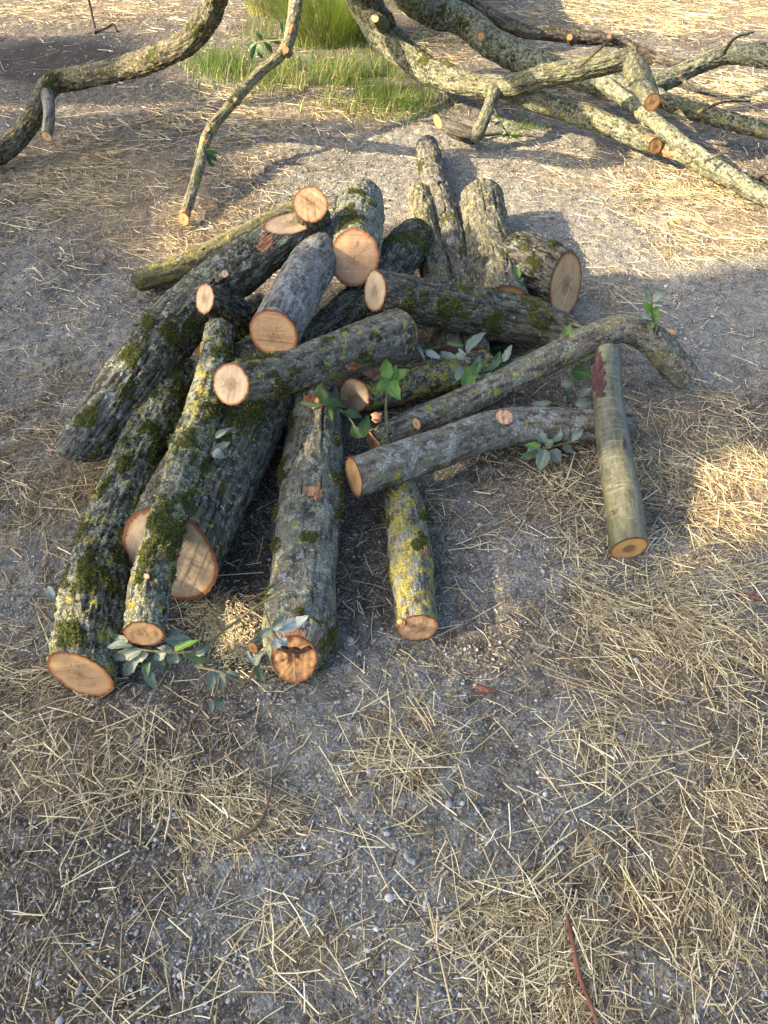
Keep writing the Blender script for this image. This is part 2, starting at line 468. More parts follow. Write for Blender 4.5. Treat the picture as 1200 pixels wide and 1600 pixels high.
# U: thin mossy log lying on T and V
W_U = wood_piece('log', 'thin moss covered log lying across the thickest log, cut end hanging over grey green leaves', [(224, 990, .185, 64), (238, 905, .215, 64), (270, 795, .235, 60), (299, 705, .245, 62), (321, 635, .255, 58), (334, 575, .262, 52), (343, 518, .268, 46)], 3,
    rough=0.8, lump=.09, moss=.38, moss_at=[(300, 770, 18), (330, 640, 22), (262, 800, 16), (345, 555, 18), (290, 690, 20)], bark=dict(**DARKB, grey=.8, yellow=.6, blue=.2), cut=dict(**TAN, angle=.1), n0=(.03, -1, -.02))
# A: long log slanting down to the left
W_A = wood_piece('log', 'long dark log slanting from the pile top down to ground on the left', [(146, 690, .09, 92), (212, 592, .14, 94), (270, 515, .20, 90), (335, 450, .27, 82), (400, 400, .33, 76), (440, 366, .385, 68), (455, 349, .41, 58)], 4,
    rough=0.8, moss=.16, moss_at=[(235, 508, 22), (270, 520, 28), (300, 500, 18)], bark=dict(**DARKB, grey=.55, yellow=.2, blue=.35), cut=dict(**TAN), cut1=dict(wood=(.62, .46, .30), heart=(.52, .37, .22), saw=.6, angle=.3), n1=(.12, -.05, 1), n0=(-.35, -.3, -.85), crack=.9)
surface_patch(W_A, 415, 378, 13, 15, TORN, 'torn_bark', W_A.root, seed=41)
# E: thin lit log behind
W_E = wood_piece('log', 'thin yellow green log lying on the ground behind the pile, sunlit along its top', [(224, 436, .047, 36), (300, 411, .06, 40), (380, 375, .075, 42), (462, 336, .085, 42)], 5,
    rough=0.35, bark=dict(dark=(.05, .045, .025), light=(.20, .18, .09), grey=.35, yellow=.5, blue=.05), cut=dict(**TAN), n0=(-.9, .25, -.3))
stub(W_E.root, [(318, 402, .075, 22), (313, 388, .11, 14)], 205, W_E.bm, TAN, ragged=1)
# C: steep log at the top
W_C = wood_piece('log', 'steep round log propped at the top left, reddish cut face to the camera', [(485, 319, .48, 56), (489, 350, .36, 58), (497, 410, .12, 58)], 6,
    rough=.9, moss=.15, bark=dict(**DARKB, grey=.5, yellow=.3, blue=.2), cut=dict(wood=(.58, .39, .22), heart=(.50, .32, .17), saw=.8, angle=2.2), n0=(.1, -.75, .62))
# D: grey log with a big face
W_D = wood_piece('log', 'smooth pale grey log with a broad cut face showing a small star crack', [(428, 521, .355, 80), (448, 483, .345, 80), (475, 435, .33, 76), (512, 375, .30, 66)], 7,
    rough=0.4, bark=dict(**GREYB, grey=.35, yellow=.05, blue=.6), cut=dict(wood=(.58, .38, .22), heart=(.56, .36, .2), saw=.8, angle=1.55), n0=(-.22, -.95, .12))
# F: log facing the camera
W_F = wood_piece('log', 'mottled round log pointing straight at the camera with ringed brown marks on its face', [(554, 403, .335, 79), (558, 360, .315, 83), (563, 318, .285, 74)], 8,
    rough=0.85, moss=.18, bark=dict(dark=(.04, .036, .03), light=(.20, .19, .16), grey=.8, yellow=.25, blue=.3), cut=dict(wood=(.60, .37, .21), heart=(.58, .35, .19), saw=.45, angle=1.6), n0=(.02, -.8, .52))
# H: dark log in the middle
W_H = wood_piece('log', 'dark log wedged deep in the middle of the pile beneath the round mottled one', [(652, 364, .14, 56), (628, 396, .155, 66), (575, 460, .17, 62), (505, 520, .18, 60), (455, 560, .18, 58)], 9,
    rough=1.1, moss=.32, bark=dict(**DARKB, grey=.4, yellow=.2, blue=.15), cut=dict(**TAN), n0=(.3, .8, .3))
# I: top log with pale face to the left
W_I = wood_piece('log', 'brown grey log on top with a round cream cut face beside the thin mossy log', [(361, 600, .38, 66), (430, 586, .345, 64), (500, 563, .30, 67), (565, 540, .25, 74), (620, 526, .205, 86)], 10,
    rough=0.45, moss=.05, moss_at=[(440, 606, 26), (470, 612, 20), (565, 560, 16)], bark=dict(dark=(.05, .043, .034), light=(.19, .165, .13), grey=.45, yellow=.45, blue=.3), cut=dict(**PALE), n0=(-.42, -.75, .42), n1=(.6, .6, -.3))
surface_patch(W_I, 553, 573, 12, 9, TORN, 'torn_bark', W_I.root, seed=43)
# J: dark mossy log, right
W_J = wood_piece('log', 'dark mossy log lying over the upright row with a narrow cream cut face', [(586, 455, .315, 64), (680, 475, .225, 72), (770, 493, .14, 76), (830, 506, .085, 74), (853, 512, .08, 62)], 11,
    rough=0.9, moss=.27, moss_at=[(700, 482, 22), (640, 475, 20), (770, 500, 24)], bark=dict(**DARKB, grey=.35, yellow=.15, blue=.1), cut=dict(**PALE), n0=(-.82, -.46, .3), n1=(.6, .6, -.35))
# K: logs pointing away
W_K1 = wood_piece('log', 'narrow log pointing away with a rounded yellow lichen tip lit by the sun', [(657, 306, .06, 40), (665, 370, .063, 46), (683, 440, .065, 50), (700, 562, .065, 54)], 12,
    rough=.8, bark=dict(dark=(.05, .045, .03), light=(.19, .17, .11), grey=.5, yellow=.5, blue=.1), cut=dict(**TAN), cut1=dict(wood=(.12, .08, .05), heart=(.10, .06, .04), dirt_shade=.8), crack=.7)  # near end cut coloured dark, standing in for the gloom under the pile
W_K2 = wood_piece('log', 'longest of the upright looking logs, grey bark, reaching furthest back from the pile', [(667, 229, .055, 35), (684, 300, .058, 42), (708, 380, .058, 45), (728, 450, .06, 48), (742, 562, .06, 50)], 13,
    rough=0.75, moss=.08, moss_at=[(657, 260, 10)], bark=dict(dark=(.035, .032, .027), light=(.16, .148, .125), grey=.4, yellow=.2, blue=.2), cut=dict(**TAN), cut1=dict(wood=(.12, .08, .05), heart=(.10, .06, .04), dirt_shade=.8), crack=.8)  # near cut again coloured dark for the shade it runs into
W_K3 = wood_piece('log', 'broad straight log pointing away with furrowed olive grey bark', [(752, 312, .098, 67), (762, 370, .1, 74), (775, 430, .1, 82), (786, 484, .1, 86)], 14,
    rough=0.7, bark=dict(dark=(.04, .037, .026), light=(.15, .138, .098), grey=.45, yellow=.28, blue=.15), cut=dict(**TAN), crack=1.0)
# L: big short log at the right
W_L = wood_piece('log', 'short fat log at the right of the pile with an upright oval orange tan face', [(884, 445, .122, 98), (845, 428, .122, 102), (803, 412, .122, 100)], 15,
    rough=1.3, moss=.2, bark=dict(**DARKB, grey=.35, yellow=.15, blue=.1), cut=dict(wood=(.74, .46, .24), heart=(.62, .34, .16), saw=.5, angle=.8, heart_r=.3), n0=(.72, -.6, .25))
# M
W_M = wood_piece('log', 'lichen spotted log with a jagged broken pinkish end behind the green sprig', [(553, 618, .085, 56), (600, 608, .08, 60), (680, 590, .075, 58), (760, 570, .065, 52)], 16,
    rough=0.6, bark=dict(**DARKB, grey=.6, yellow=.75, blue=.2), cut=dict(wood=(.72, .55, .40), heart=(.62, .42, .29), saw=.5), n0=(-.62, -.7, .35), ragged=(.2, 0))
# N: long bent branch
W_N = wood_piece('log', 'long bent branch arching over bare ground on the right with its elbow in the air', [(583, 692, .06, 42), (650, 660, .075, 48), (720, 632, .09, 48), (800, 592, .12, 46), (880, 550, .165, 46), (940, 523, .2, 46), (982, 514, .208, 46), (1022, 535, .165, 50), (1050, 566, .095, 50), (1074, 594, .046, 44)], 17,
    rough=0.45, bark=dict(dark=(.045, .04, .034), light=(.165, .15, .125), grey=.65, yellow=.4, blue=.3), cut=dict(**TAN))
stub(W_N.root, [(662, 654, .085, 22), (651, 662, .112, 20)], 217, W_N.bm, PALE, n1=(-.8, -.6, .15))
# O
W_O = wood_piece('log', 'straight grey log with white lichen rings in front of the long bent branch', [(553, 745, .145, 65), (600, 730, .14, 66), (690, 700, .12, 64), (780, 670, .095, 62), (880, 664, .07, 54), (985, 668, .05, 48)], 18,
    rough=0.35, bark=dict(dark=(.06, .055, .046), light=(.19, .175, .145), grey=.35, yellow=.35, blue=.7), cut=dict(wood=(.58, .37, .18), heart=(.5, .28, .12), saw=.6), n0=(-.86, -.42, .1))
stub(W_O.root, [(778, 664, .11, 34), (788, 652, .155, 30)], 218, W_O.bm, dict(wood=(.62, .40, .27), heart=(.55, .33, .2), saw=.3), n1=(.05, -.3, .9), ragged=.6)
# P smooth young stem
W_P = wood_piece('log', 'smooth shiny olive stem propped over the white ringed log, orange end on gravel', [(983, 857, .042, 59), (973, 780, .068, 58), (962, 715, .1, 54), (952, 640, .15, 48), (949, 590, .185, 44), (951, 548, .21, 36)], 19,
    rough=.12, lump=.03, bark=dict(dark=(.055, .06, .036), light=(.105, .104, .066), grey=.25, yellow=.02, blue=.02, smooth=True), cut=dict(wood=(.66, .40, .17), heart=(.36, .18, .09), saw=.2, heart_r=.42), n0=(.12, -1, -.12), ragged=(0, 1), cut1=dict(wood=(.5, .28, .18), heart=(.3, .13, .08)))
surface_patch(W_P, 936, 588, 12, 40, TORN_DARK, 'torn_bark', W_P.root, seed=47)
# R yellow short log
W_R = wood_piece('log', 'short crooked log spotted with bright yellow lichen below the white ringed log', [(653, 981, .048, 66), (646, 925, .052, 66), (640, 862, .052, 70), (633, 800, .05, 62), (620, 745, .048, 54)], 20,
    rough=0.6, moss=.06, moss_at=[(657, 850, 14), (660, 805, 12)], bark=dict(dark=(.05, .045, .036), light=(.21, .20, .165), grey=.6, yellow=.85, blue=.3), cut=dict(wood=(.60, .39, .23), heart=(.50, .27, .16), saw=.4, heart_r=.45), n0=(.06, -1, .02))
stub(W_R.root, [(636, 958, .07, 26), (627, 972, .075, 14)], 220, W_R.bm, ORANGE, ragged=1)
# S big centre log
W_S = wood_piece('log', 'large grey log in the middle foreground with a split orange knot end', [(459, 1030, .072, 74), (461, 1012, .08, 104), (468, 975, .088, 116), (474, 900, .09, 108), (480, 830, .088, 102), (487, 760, .088, 98), (492, 690, .084, 86), (494, 618, .082, 76)], 21,
    rough=0.35, lump=.13, moss=.03, moss_at=[(515, 1000, 30), (502, 1035, 26), (425, 850, 16), (432, 800, 14), (440, 740, 16), (415, 930, 16), (452, 660, 14)], bark=dict(dark=(.045, .043, .034), light=(.18, .17, .135), grey=.6, yellow=.25, blue=.45), cut=dict(**ORANGE), n0=(-.02, -.95, .32), ragged=(.7, 0), bowl=(.006, 0), crack=.8)
surface_patch(W_S, 492, 768, 17, 13, TORN, 'torn_bark', W_S.root, seed=45)
surface_patch(W_S, 461, 992, 17, 30, TORN, 'torn_bark', W_S.root, seed=46)
surface_patch(W_S, 490, 628, 20, 14, TORN, 'torn_bark', W_S.root, seed=52)
def on_plane(px, py, c, n, lift):
    o = np.array([0, 0, CAM_H]); d = P(px, py, 0) - o
    return o + d * (np.dot(c - o, n) / np.dot(d, n)) + n * lift
sn = np.array([-.02, -.95, .32]); sn /= np.linalg.norm(sn); sc0 = W_S.V[0].mean(0)
cr = [(433, 1013), (440, 1009), (450, 1014), (458, 1011), (470, 1015), (482, 1009), (488, 1012), (481, 1016), (471, 1020), (465, 1018), (463, 1030), (460, 1019), (449, 1020), (441, 1016)]
cv = np.array([on_plane(a_, b_, sc0, sn, .0045) for a_, b_ in cr] + [on_plane(a_, b_, sc0, sn, -.004) for a_, b_ in cr]); kk_ = len(cr); jj_ = np.arange(kk_)
mesh_np('split', cv, [np.arange(kk_)[None], np.stack([jj_, (jj_ + 1) % kk_, kk_ + (jj_ + 1) % kk_, kk_ + jj_], 1)], TORN_DARK, W_S.root, {'bc': cv}, smooth=False)
surface_patch(W_P, 975, 694, 4, 11, TORN_DARK, 'torn_bark', W_P.root, seed=48)
surface_patch(W_P, 958, 800, 3, 5, TORN_DARK, 'torn_bark', W_P.root, seed=49)
surface_patch(W_R, 664, 862, 6, 9, TORN, 'torn_bark', W_R.root, seed=50)
surface_patch(W_U, 276, 862, 5, 8, TORN, 'torn_bark', W_U.root, seed=51)
stub(W_S.root, [(425, 985, .06, 34), (395, 1012, .06, 22)], 221, W_S.bm, ORANGE, n1=(-.5, -.8, .3))
# B short log over A
W_B = wood_piece('log', 'stubby dark log poking left from under the pale grey log, narrow pale face', [(320, 467, .335, 47), (358, 487, .25, 53), (412, 512, .12, 58)], 22,
    rough=1.1, moss=.22, bark=dict(**DARKB, grey=.4, yellow=.35, blue=.15), cut=dict(**PALE), n0=(-.66, -.6, .45), moss_at=[(380, 520, 18)])
# W1, W2
W_W1 = wood_piece('log', 'log buried under the pile, only its shaded brown end showing beside the long slanting log', [(314, 543, .10, 42), (360, 515, .10, 46), (410, 480, .10, 46)], 23, rough=1.0, bark=dict(**DARKB, grey=.3, yellow=.1, blue=.1), cut=dict(wood=(.42, .24, .12), heart=(.36, .19, .09)), n0=(-.5, -.8, .1))
W_W2 = wood_piece('log', 'small log buried under the pile, bright orange end showing above the cream faced log', [(370, 553, .21, 30), (400, 535, .19, 32), (440, 515, .17, 34)], 24, rough=1.0, moss=.2, bark=dict(**DARKB, grey=.3, yellow=.3, blue=.1), cut=dict(wood=(.66, .34, .10), heart=(.6, .27, .07)), n0=(-.5, -.8, .3))
# stubs on A
stub(W_A.root, [(338, 441, .30, 18), (351, 428, .375, 13)], 204, W_A.bm, PALE, n1=(.1, -.6, .8))
stub(W_U.root, [(240, 892, .25, 12), (229, 900, .275, 11)], 203, W_U.bm, PALE)

# ------------------------------------------------------------------ the felled tree behind
OLDCUT = dict(wood=(.34, .19, .09), heart=(.26, .13, .06))
FELL = dict(dark=(.05, .05, .034), light=(.145, .142, .09))
WS = .80
def px2w(path): return axis_points(path)
tr = px2w([(560, -55, .62, 80), (600, 20, .40, 66)])
tree = empty('felled_tree', P(700, 140, 0), 'felled tree lying behind the pile, lopped limbs spreading to the right over gravel and straw', 'tree')
def limb(path, seed, yellow=.55, grey=.6, blue=.2, dk=False, moss=0.0, cuts=(True, True), name='limb', cut=ORANGE, n1=None, parent=tree, rough=.9, moss_at=None, ragged=0, n0=None):
    b = dict(dark=(.03, .027, .02), light=(.12, .105, .08)) if dk else FELL
    path = [(p[0], p[1], p[2], p[3] * (1 if seed == 62 else WS)) for p in path]
    return wood_piece(name, None, path, seed, parent=parent, res=.007, rough=rough * 1.1, lump=.15, bark=dict(**b, grey=grey, yellow=yellow, blue=blue, fine=.8), cut=cut, cuts=cuts, n0=n0, n1=n1, moss=moss, moss_at=moss_at, moss_density=.8, ragged=(ragged, ragged))
l1 = limb([(548, -70, .75, 70), (562, -25, .55, 66), (592, 42, .33, 62), (648, 98, .2, 56), (710, 125, .2, 46), (780, 136, .25, 43), (850, 120, .34, 42), (920, 105, .4, 40), (975, 92, .44, 40), (1006, 86, .46, 36)], 61, yellow=.3, grey=.6, moss_at=[(610, 30, 14), (660, 92, 14), (700, 95, 12)], ragged=1, n1=(.5, -.3, .7))
stub(l1.body, [(985, 92, .44, 34), (1002, 125, .38, 36), (1019, 160, .33, 27)], 161, l1.bm, ORANGE, n1=(.1, -.85, -.05), res=.007, name='side_branch')
stub(l1.body, [(778, 132, .26, 24), (762, 172, .19, 19), (748, 205, .1, 22), (737, 220, .055, 22)], 162, l1.bm, ORANGE, res=.006, name='side_branch')
stub(l1.body, [(742, 214, .07, 24), (715, 205, .09, 25), (684, 190, .11, 18)], 163, bark_material(163, **DARKB, grey=.2, yellow=.1, blue=.1), ORANGE, res=.006, name='side_branch', n1=(-.9, -.35, .1))
stub(l1.body, [(700, 120, .24, 30), (590, 26, .42, 14)][::-1][:0] or [(598, 40, .36, 22), (586, 28, .45, 13)], 164, l1.bm, PALE, res=.006)
l2 = limb([(600, -70, .8, 60), (640, -10, .55, 52), (672, 12, .45, 48), (722, 32, .38, 46), (765, 64, .3, 46), (805, 86, .24, 42), (870, 108, .2, 36), (930, 130, .17, 34), (985, 142, .16, 36), (1040, 125, .2, 32), (1100, 97, .27, 30), (1150, 85, .31, 28), (1215, 96, .33, 30), (1330, 130, .25, 26)], 62, yellow=.2, grey=.75, blue=.35, moss_at=[(690, 18, 16), (720, 35, 12), (780, 72, 10)])
stub(l2.body, [(752, 50, .37, 16), (751, 57, .37, 12)], 165, l2.bm, ORANGE, res=.006, n1=(-.2, -.9, .2))
l3 = limb([(640, -80, .75, 34), (740, 5, .45, 28), (810, 46, .34, 25), (870, 54, .32, 25), (960, 64, .29, 24), (1020, 88, .24, 20), (1070, 100, .22, 18), (1120, 88, .22, 19), (1160, 76, .22, 18), (1196, 72, .22, 15)], 63, dk=True, yellow=.2, grey=.3, moss=.1, n1=(.8, -.5, .2))
for k, (a, b, z, w) in enumerate([(890, 57, .345, 10), (952, 56, .325, 7), (1072, 99, .24, 9)]):
    stub(l3.body, [(a + 4, b + 6, z - .03, w + 5), (a, b + 1, z + .01, w)], 170 + k, l3.bm, OLDCUT, res=.005, n1=(-.2, -.8, .5))
l4 = limb([(1000, 135, .22, 30), (1040, 158, .2, 34), (1110, 180, .17, 35), (1200, 206, .14, 33), (1330, 240, .1, 28)], 64, yellow=.3, grey=.6)
l5 = limb([(940, 128, .2, 28), (985, 160, .18, 30), (1030, 195, .165, 30), (1080, 235, .145, 30), (1130, 266, .12, 30), (1190, 304, .09, 27), (1290, 365, .05, 20)], 65, yellow=.25, grey=.85, blue=.4)
l6 = limb([(792, 142, .22, 36), (850, 162, .19, 40), (920, 184, .15, 41), (985, 211, .13, 38), (1024, 229, .12, 30)], 66, yellow=.35, grey=.7, blue=.3, n1=(.25, -.9, .1))
l7 = limb([(990, 205, .12, 26), (1060, 243, .09, 26), (1120, 275, .06, 24), (1190, 312, .045, 20), (1260, 345, .03, 16)], 67, yellow=.4, grey=.6)
surface_patch(l6, 1015, 215, 14, 7, TORN, 'torn_bark', l6.body, seed=55)
surface_patch(l7, 1050, 240, 20, 7, TORN, 'torn_bark', l7.body, seed=56)
surface_patch(l1, 1003, 95, 12, 16, TORN, 'torn_bark', l1.body, seed=57)
l8 = limb([(1240, 290, .06, 22), (1200, 278, .06, 22), (1168, 268, .07, 20)], 68, dk=True, yellow=.1, grey=.2)
l9 = limb([(745, 211, .03, 10), (790, 208, .025, 9), (835, 212, .02, 6)], 69, yellow=.5, grey=.3, rough=.3)
for k, pth in enumerate([[(905, 104, .44, 9), (935, 78, .55, 7), (958, 60, .6, 5), (990, 52, .66, 3)], [(1062, 118, .3, 9), (1085, 140, .24, 7), (1118, 150, .2, 5)], [(1130, 84, .4, 8), (1148, 60, .5, 6), (1178, 50, .52, 4)],
        [(1090, 176, .24, 8), (1128, 160, .3, 6), (1172, 158, .28, 4)], [(1100, 252, .17, 7), (1130, 240, .2, 5), (1160, 246, .18, 3)]]):
    limb(pth, 80 + k, yellow=.4, grey=.4, dk=True, rough=.4, name='twig')
# trunk of the felled tree, beyond the top of the picture
a0 = axis_points([(590, -45, .62, 90)])[0]
trunk = wood_piece('trunk', None, [(a0[0] + .1, a0[1] + .55, .62, .15), (a0[0] + .1, a0[1] + 1.0, .55, .2), (a0[0] + .3, a0[1] + 2.0, .4, .23), (a0[0] + .9, a0[1] + 4.2, .3, .27)], 70, parent=tree, world=True, res=.02, rough=1.3, bark=dict(**FELL, grey=.6, yellow=.3, blue=.2), cuts=(True, True), cut=TAN, moss=.2, moss_density=.3)

# bough, upper left
bo = wood_piece('bough', 'thick curved bough arching across the upper left corner, forked end resting on shaded straw', [(-.02, 5.55, .66, .085), (-.42, 4.75, .98, .08)] + [tuple(q) for q in axis_points([(352, -60, .95, 38), (338, -5, .8, 38), (318, 38, .68, 38), (285, 70, .58, 37), (230, 95, .46, 36), (170, 112, .36, 34), (110, 124, .29, 34), (78, 134, .27, 32), (60, 170, .2, 32), (30, 214, .11, 32), (-6, 242, .065, 32), (-60, 268, .055, 30)])], 71, world=True,
    cat='branch', group=None, res=.007, rough=.9, moss_at=[(75, 130, 16), (240, 85, 14), (300, 45, 14)], bark=dict(dark=(.035, .03, .022), light=(.13, .115, .075), grey=.4, yellow=.38, blue=.2), cut=TAN)
stub(bo.root, [(70, 138, .26, 22), (77, 170, .23, 19), (73, 213, .14, 16)], 171, bark_material(171, **GREYB, grey=.4, yellow=.4, blue=.2), PALE, res=.006, n1=(-.1, -.9, -.2))
# slim branch
br = wood_piece('slim_branch', 'slim lichen covered branch slanting from the grass tussock, orange tip on the ground', [tuple(q) for q in axis_points([(287, 343, .03, 17.2), (300, 300, .07, 16.3), (312, 258, .12, 17.2), (328, 205, .18, 18.1), (360, 165, .25, 16.3), (405, 115, .33, 16.3), (447, 76, .4, 18.9), (459, 25, .5, 21.5), (468, -30, .62, 21.5)])] + [(-.3, 4.6, .88, .03), (.0, 5.5, .72, .034)], 72, world=True,
    cat='branch', group=None, res=.005, rough=.6, lump=.12, bark=dict(dark=(.055, .05, .035), light=(.20, .18, .12), grey=.65, yellow=.6, blue=.2), cut=ORANGE, n0=(-.2, -.9, .3))
surface_patch(br, 289, 332, 9, 10, TORN, 'torn_bark', br.root, seed=58)
surface_patch(br, 324, 222, 4, 5, TORN, 'torn_bark', br.root, seed=59)
surface_patch(br, 455, 45, 7, 8, TORN, 'torn_bark', br.root, seed=60)
for k, (a, b, z, w) in enumerate([(325, 201, .2, 9), (447, 78, .43, 11), (368, 155, .29, 7)]):
    stub(br.root, [(a + 3, b + 4, z - .03, w + 4), (a - 1, b, z + .015, w)], 180 + k, br.bm, OLDCUT, res=.004, n1=(-.3, -.85, .4))
# dead twig, top left
TW = flat_noise('dead_twig', (.025, .02, .016), (.07, .055, .04), 60)
def tube_simple(pts, mat, name, parent=None, nt=7, n=14):
    pts = np.asarray(pts, float)
    W = tube(pts, max(.002, pts[:, 3].max() * 1.2), 5, .05, .15)
    return mesh_np(name, W.V.reshape(-1, 3), [grid_faces(W.ns, W.nt), np.array([list(range(W.nt))[::-1]]), np.array([list(range((W.ns - 1) * W.nt, W.ns * W.nt))])], mat, parent, {'bc': W.bc, 'moss': W.mo, 'crk': W.crk})
tw = empty('dead_twig', P(150, 52, 0), 'thin dark forked twig standing in straw at the upper left edge', 'twig')
tube_simple(axis_points([(149, 52, 0, 5), (144, 25, .08, 4), (138, -4, .2, 3.5), (130, -40, .38, 2.5)]), TW, 'stem', tw)
tube_simple(axis_points([(148, 48, .012, 5), (165, 44, .03, 4), (176, 38, .05, 4), (184, 50, .005, 3)]), TW, 'side_shoot', tw)

# loose sticks and chips on the foreground
RED = flat_noise('red_stick', (.07, .028, .018), (.22, .095, .06), 70, stretch=(1, .2, 1))
BRN = flat_noise('brown_stick', (.055, .035, .022), (.14, .095, .06), 90)
tag(tube_simple(axis_points([(884, 1428, .010, 6), (894, 1470, .014, 7), (904, 1520, .013, 8), (923, 1570, .011, 7.5), (938, 1615, .009, 7)]), RED, 'stick'), 'straight reddish stick lying in straw at the bottom edge', 'stick')
tag(tube_simple(axis_points([(426, 1222, .012, 4), (418, 1258, .014, 5), (403, 1288, .012, 6), (372, 1308, .009, 6), (345, 1319, .006, 4)]), BRN, 'stick'), 'curved brown stick lying among straw in the left foreground', 'stick')
def chip(name, label, cx, cy, lx, ly, ang, z, mat, tilt=.1):
    c = P(cx, cy, z); s = float(depth(c)) / FP
    n = 26; a = np.linspace(0, 2 * math.pi, n, endpoint=False)
    rr = 1 + .35 * (np.array([vn(np.array([[math.cos(t) * 2 + cx, math.sin(t) * 2, cy]]), 3)[0] for t in a]) - .5) * 2
    pl = np.stack([np.cos(a) * rr * lx * s, np.sin(a) * rr * ly * s, np.zeros(n)], 1)
    top = pl * np.array([.85, .8, 1]) + [0, 0, .006]; top[:, 2] += rng.uniform(0, .003, n)
    V = np.vstack([pl, top, [[0, 0, .008]]])
    j = np.arange(n)
    F = [np.stack([j, (j + 1) % n, n + (j + 1) % n, n + j], 1), np.stack([n + j, n + (j + 1) % n, np.full(n, 2 * n)], 1)]
    M = np.array((Matrix.Rotation(ang, 3, 'Z') @ Matrix.Rotation(tilt, 3, 'X')))
    return tag(mesh_np(name, V @ M.T + c, F, mat), label, 'wood chip')
CHIP = flat_noise('chip_wood', (.36, .15, .06), (.60, .33, .15), 120, stretch=(.3, 1, 1))
CHIPR = flat_noise('chip_red', (.10, .04, .028), (.20, .085, .055), 120)
chip('wood_chip', 'orange wood chip lying behind the elbow of the bent branch', 1040, 519, 14, 7, -.2, .01, CHIP)
chip('wood_chip', 'small reddish bark chip on gravel below the yellow spotted log', 760, 1078, 17, 4.5, -.2, .003, CHIPR)
chip('wood_chip', 'dark red bark chip near the right edge on shaded gravel', 1168, 931, 20, 3.2, -.35, .003, CHIPR)
chip('wood_chip', 'brown bark chunk under the cream faced log behind the green sprig', 592, 577, 24, 16, .3, .17, flat_noise('bark_chunk', (.10, .05, .03), (.24, .13, .08), 70), .8)
chip('wood_chip', 'pink splinter between the jagged log and the bent branch', 590, 651, 9, 8, .2, .09, flat_noise('pink_splinter', (.35, .16, .10), (.5, .28, .18), 70), .8)

# ------------------------------------------------------------------ leaves
def leaf_material(name, top, back, tl):
    t = NT(name)
    lv = t.attr('lf').outputs['Vector']; sx = t.n('SeparateXYZ', {0: lv})
    u, v = sx.outputs[0], sx.outputs[1]
    av = t.math('ABSOLUTE', v)
    vein = t.math('SINE', t.math('MULTIPLY', t.math('SUBTRACT', u, t.math('MULTIPLY', av, .55)), 46))
    vn_ = t.step(vein, .82, 1); mid = t.step(av, .07, .02)
    f = t.math('MAXIMUM', t.math('MULTIPLY', vn_, .45), mid)
    n = t.noise(lv, 3.0, 4)
    c = t.mix(t.step(n, .3, .7), tuple(x * .75 for x in top), tuple(x * 1.2 for x in top))
    c = t.mix(t.math('MULTIPLY', f, .5), c, tuple(min(1, x * 1.7 + .03) for x in top))
    bk = t.mix(t.math('MULTIPLY', f, .4), back, tuple(x * .7 for x in back))
    col = t.mix(t.n('NewGeometry').outputs['Backfacing'], c, bk)
    return t.done(col, .48, t.bump(t.math('MULTIPLY', f, -1), .4, .001), .4, (.25, tl))
LM = {'fresh': leaf_material('fresh_leaf', (.085, .175, .03), (.16, .24, .10), (.16, .34, .03)),
      'dark': leaf_material('dark_leaf', (.03, .075, .02), (.10, .14, .08), (.06, .14, .02)),
      'grey': leaf_material('grey_leaf', (.125, .165, .13), (.19, .23, .195), (.10, .16, .08)),
      'pale': leaf_material('pale_leaf', (.24, .29, .27), (.26, .30, .28), (.2, .25, .2)),
      'mid': leaf_material('mid_leaf', (.07, .12, .055), (.17, .22, .17), (.10, .18, .04))}
STEM = flat_noise('green_stem', (.06, .06, .03), (.12, .115, .06), 80)

def leaf(base, tip, w, mat, parent, seed=0, curl=.2, nrm=None):
    r = random.Random(seed)
    base, tip = np.asarray(base), np.asarray(tip)
    ax = tip - base; L = np.linalg.norm(ax); ax = ax / L
    view = np.array([0, 0, CAM_H]) - base; view /= np.linalg.norm(view)
    n = (view * .8 + np.array([r.uniform(-.5, .5), r.uniform(-.5, .5), .35 + r.uniform(-.4, .4)])) if nrm is None else np.asarray(nrm, float)
    n = n - ax * np.dot(n, ax); n /= np.linalg.norm(n); sd = np.cross(n, ax)
    nu, nv = 14, 7
    u = np.linspace(0, 1, nu); v = np.linspace(-1, 1, nv)
    prof = np.sin(math.pi * np.clip(u, 0, 1) ** .82) ** .75 * (1 - .25 * u); prof[0] = .05; prof[-1] = 0.01
    UU, VV = np.meshgrid(u, v, indexing='ij')
    wd = prof[:, None] * w / 2
    fold = r.uniform(.1, .7); bend = curl * L * r.uniform(.3, 2.2) * r.choice([1, 1, -1]); w = w * r.uniform(.8, 1.15); ph = r.uniform(0, 6)
    wd = wd * (1 + .10 * np.sin(UU * 23 + ph) + .06 * np.sin(UU * 41 + VV * 3))
    h = np.abs(VV) * wd * fold + bend * (4 * UU * (1 - UU)) * .5 + .06 * w * np.sin(UU * 9 + ph) * VV ** 2
    tw_ = r.uniform(-.9, .9) * (UU - .3)
    X = base + ax * (UU * L)[..., None] + sd * (VV * wd)[..., None] * 1.0 + n * (h + VV * wd * tw_)[..., None]
    i = np.arange(nu - 1)[:, None] * nv; j = np.arange(nv - 1)[None]
    a = i + j
    F = np.stack([a, a + nv, a + nv + 1, a + 1], -1).reshape(-1, 4)
    return mesh_np('leaf', X.reshape(-1, 3), [F], LM[mat], parent, {'lf': np.stack([UU.ravel(), VV.ravel(), np.full(nu * nv, seed * .37)], 1)})

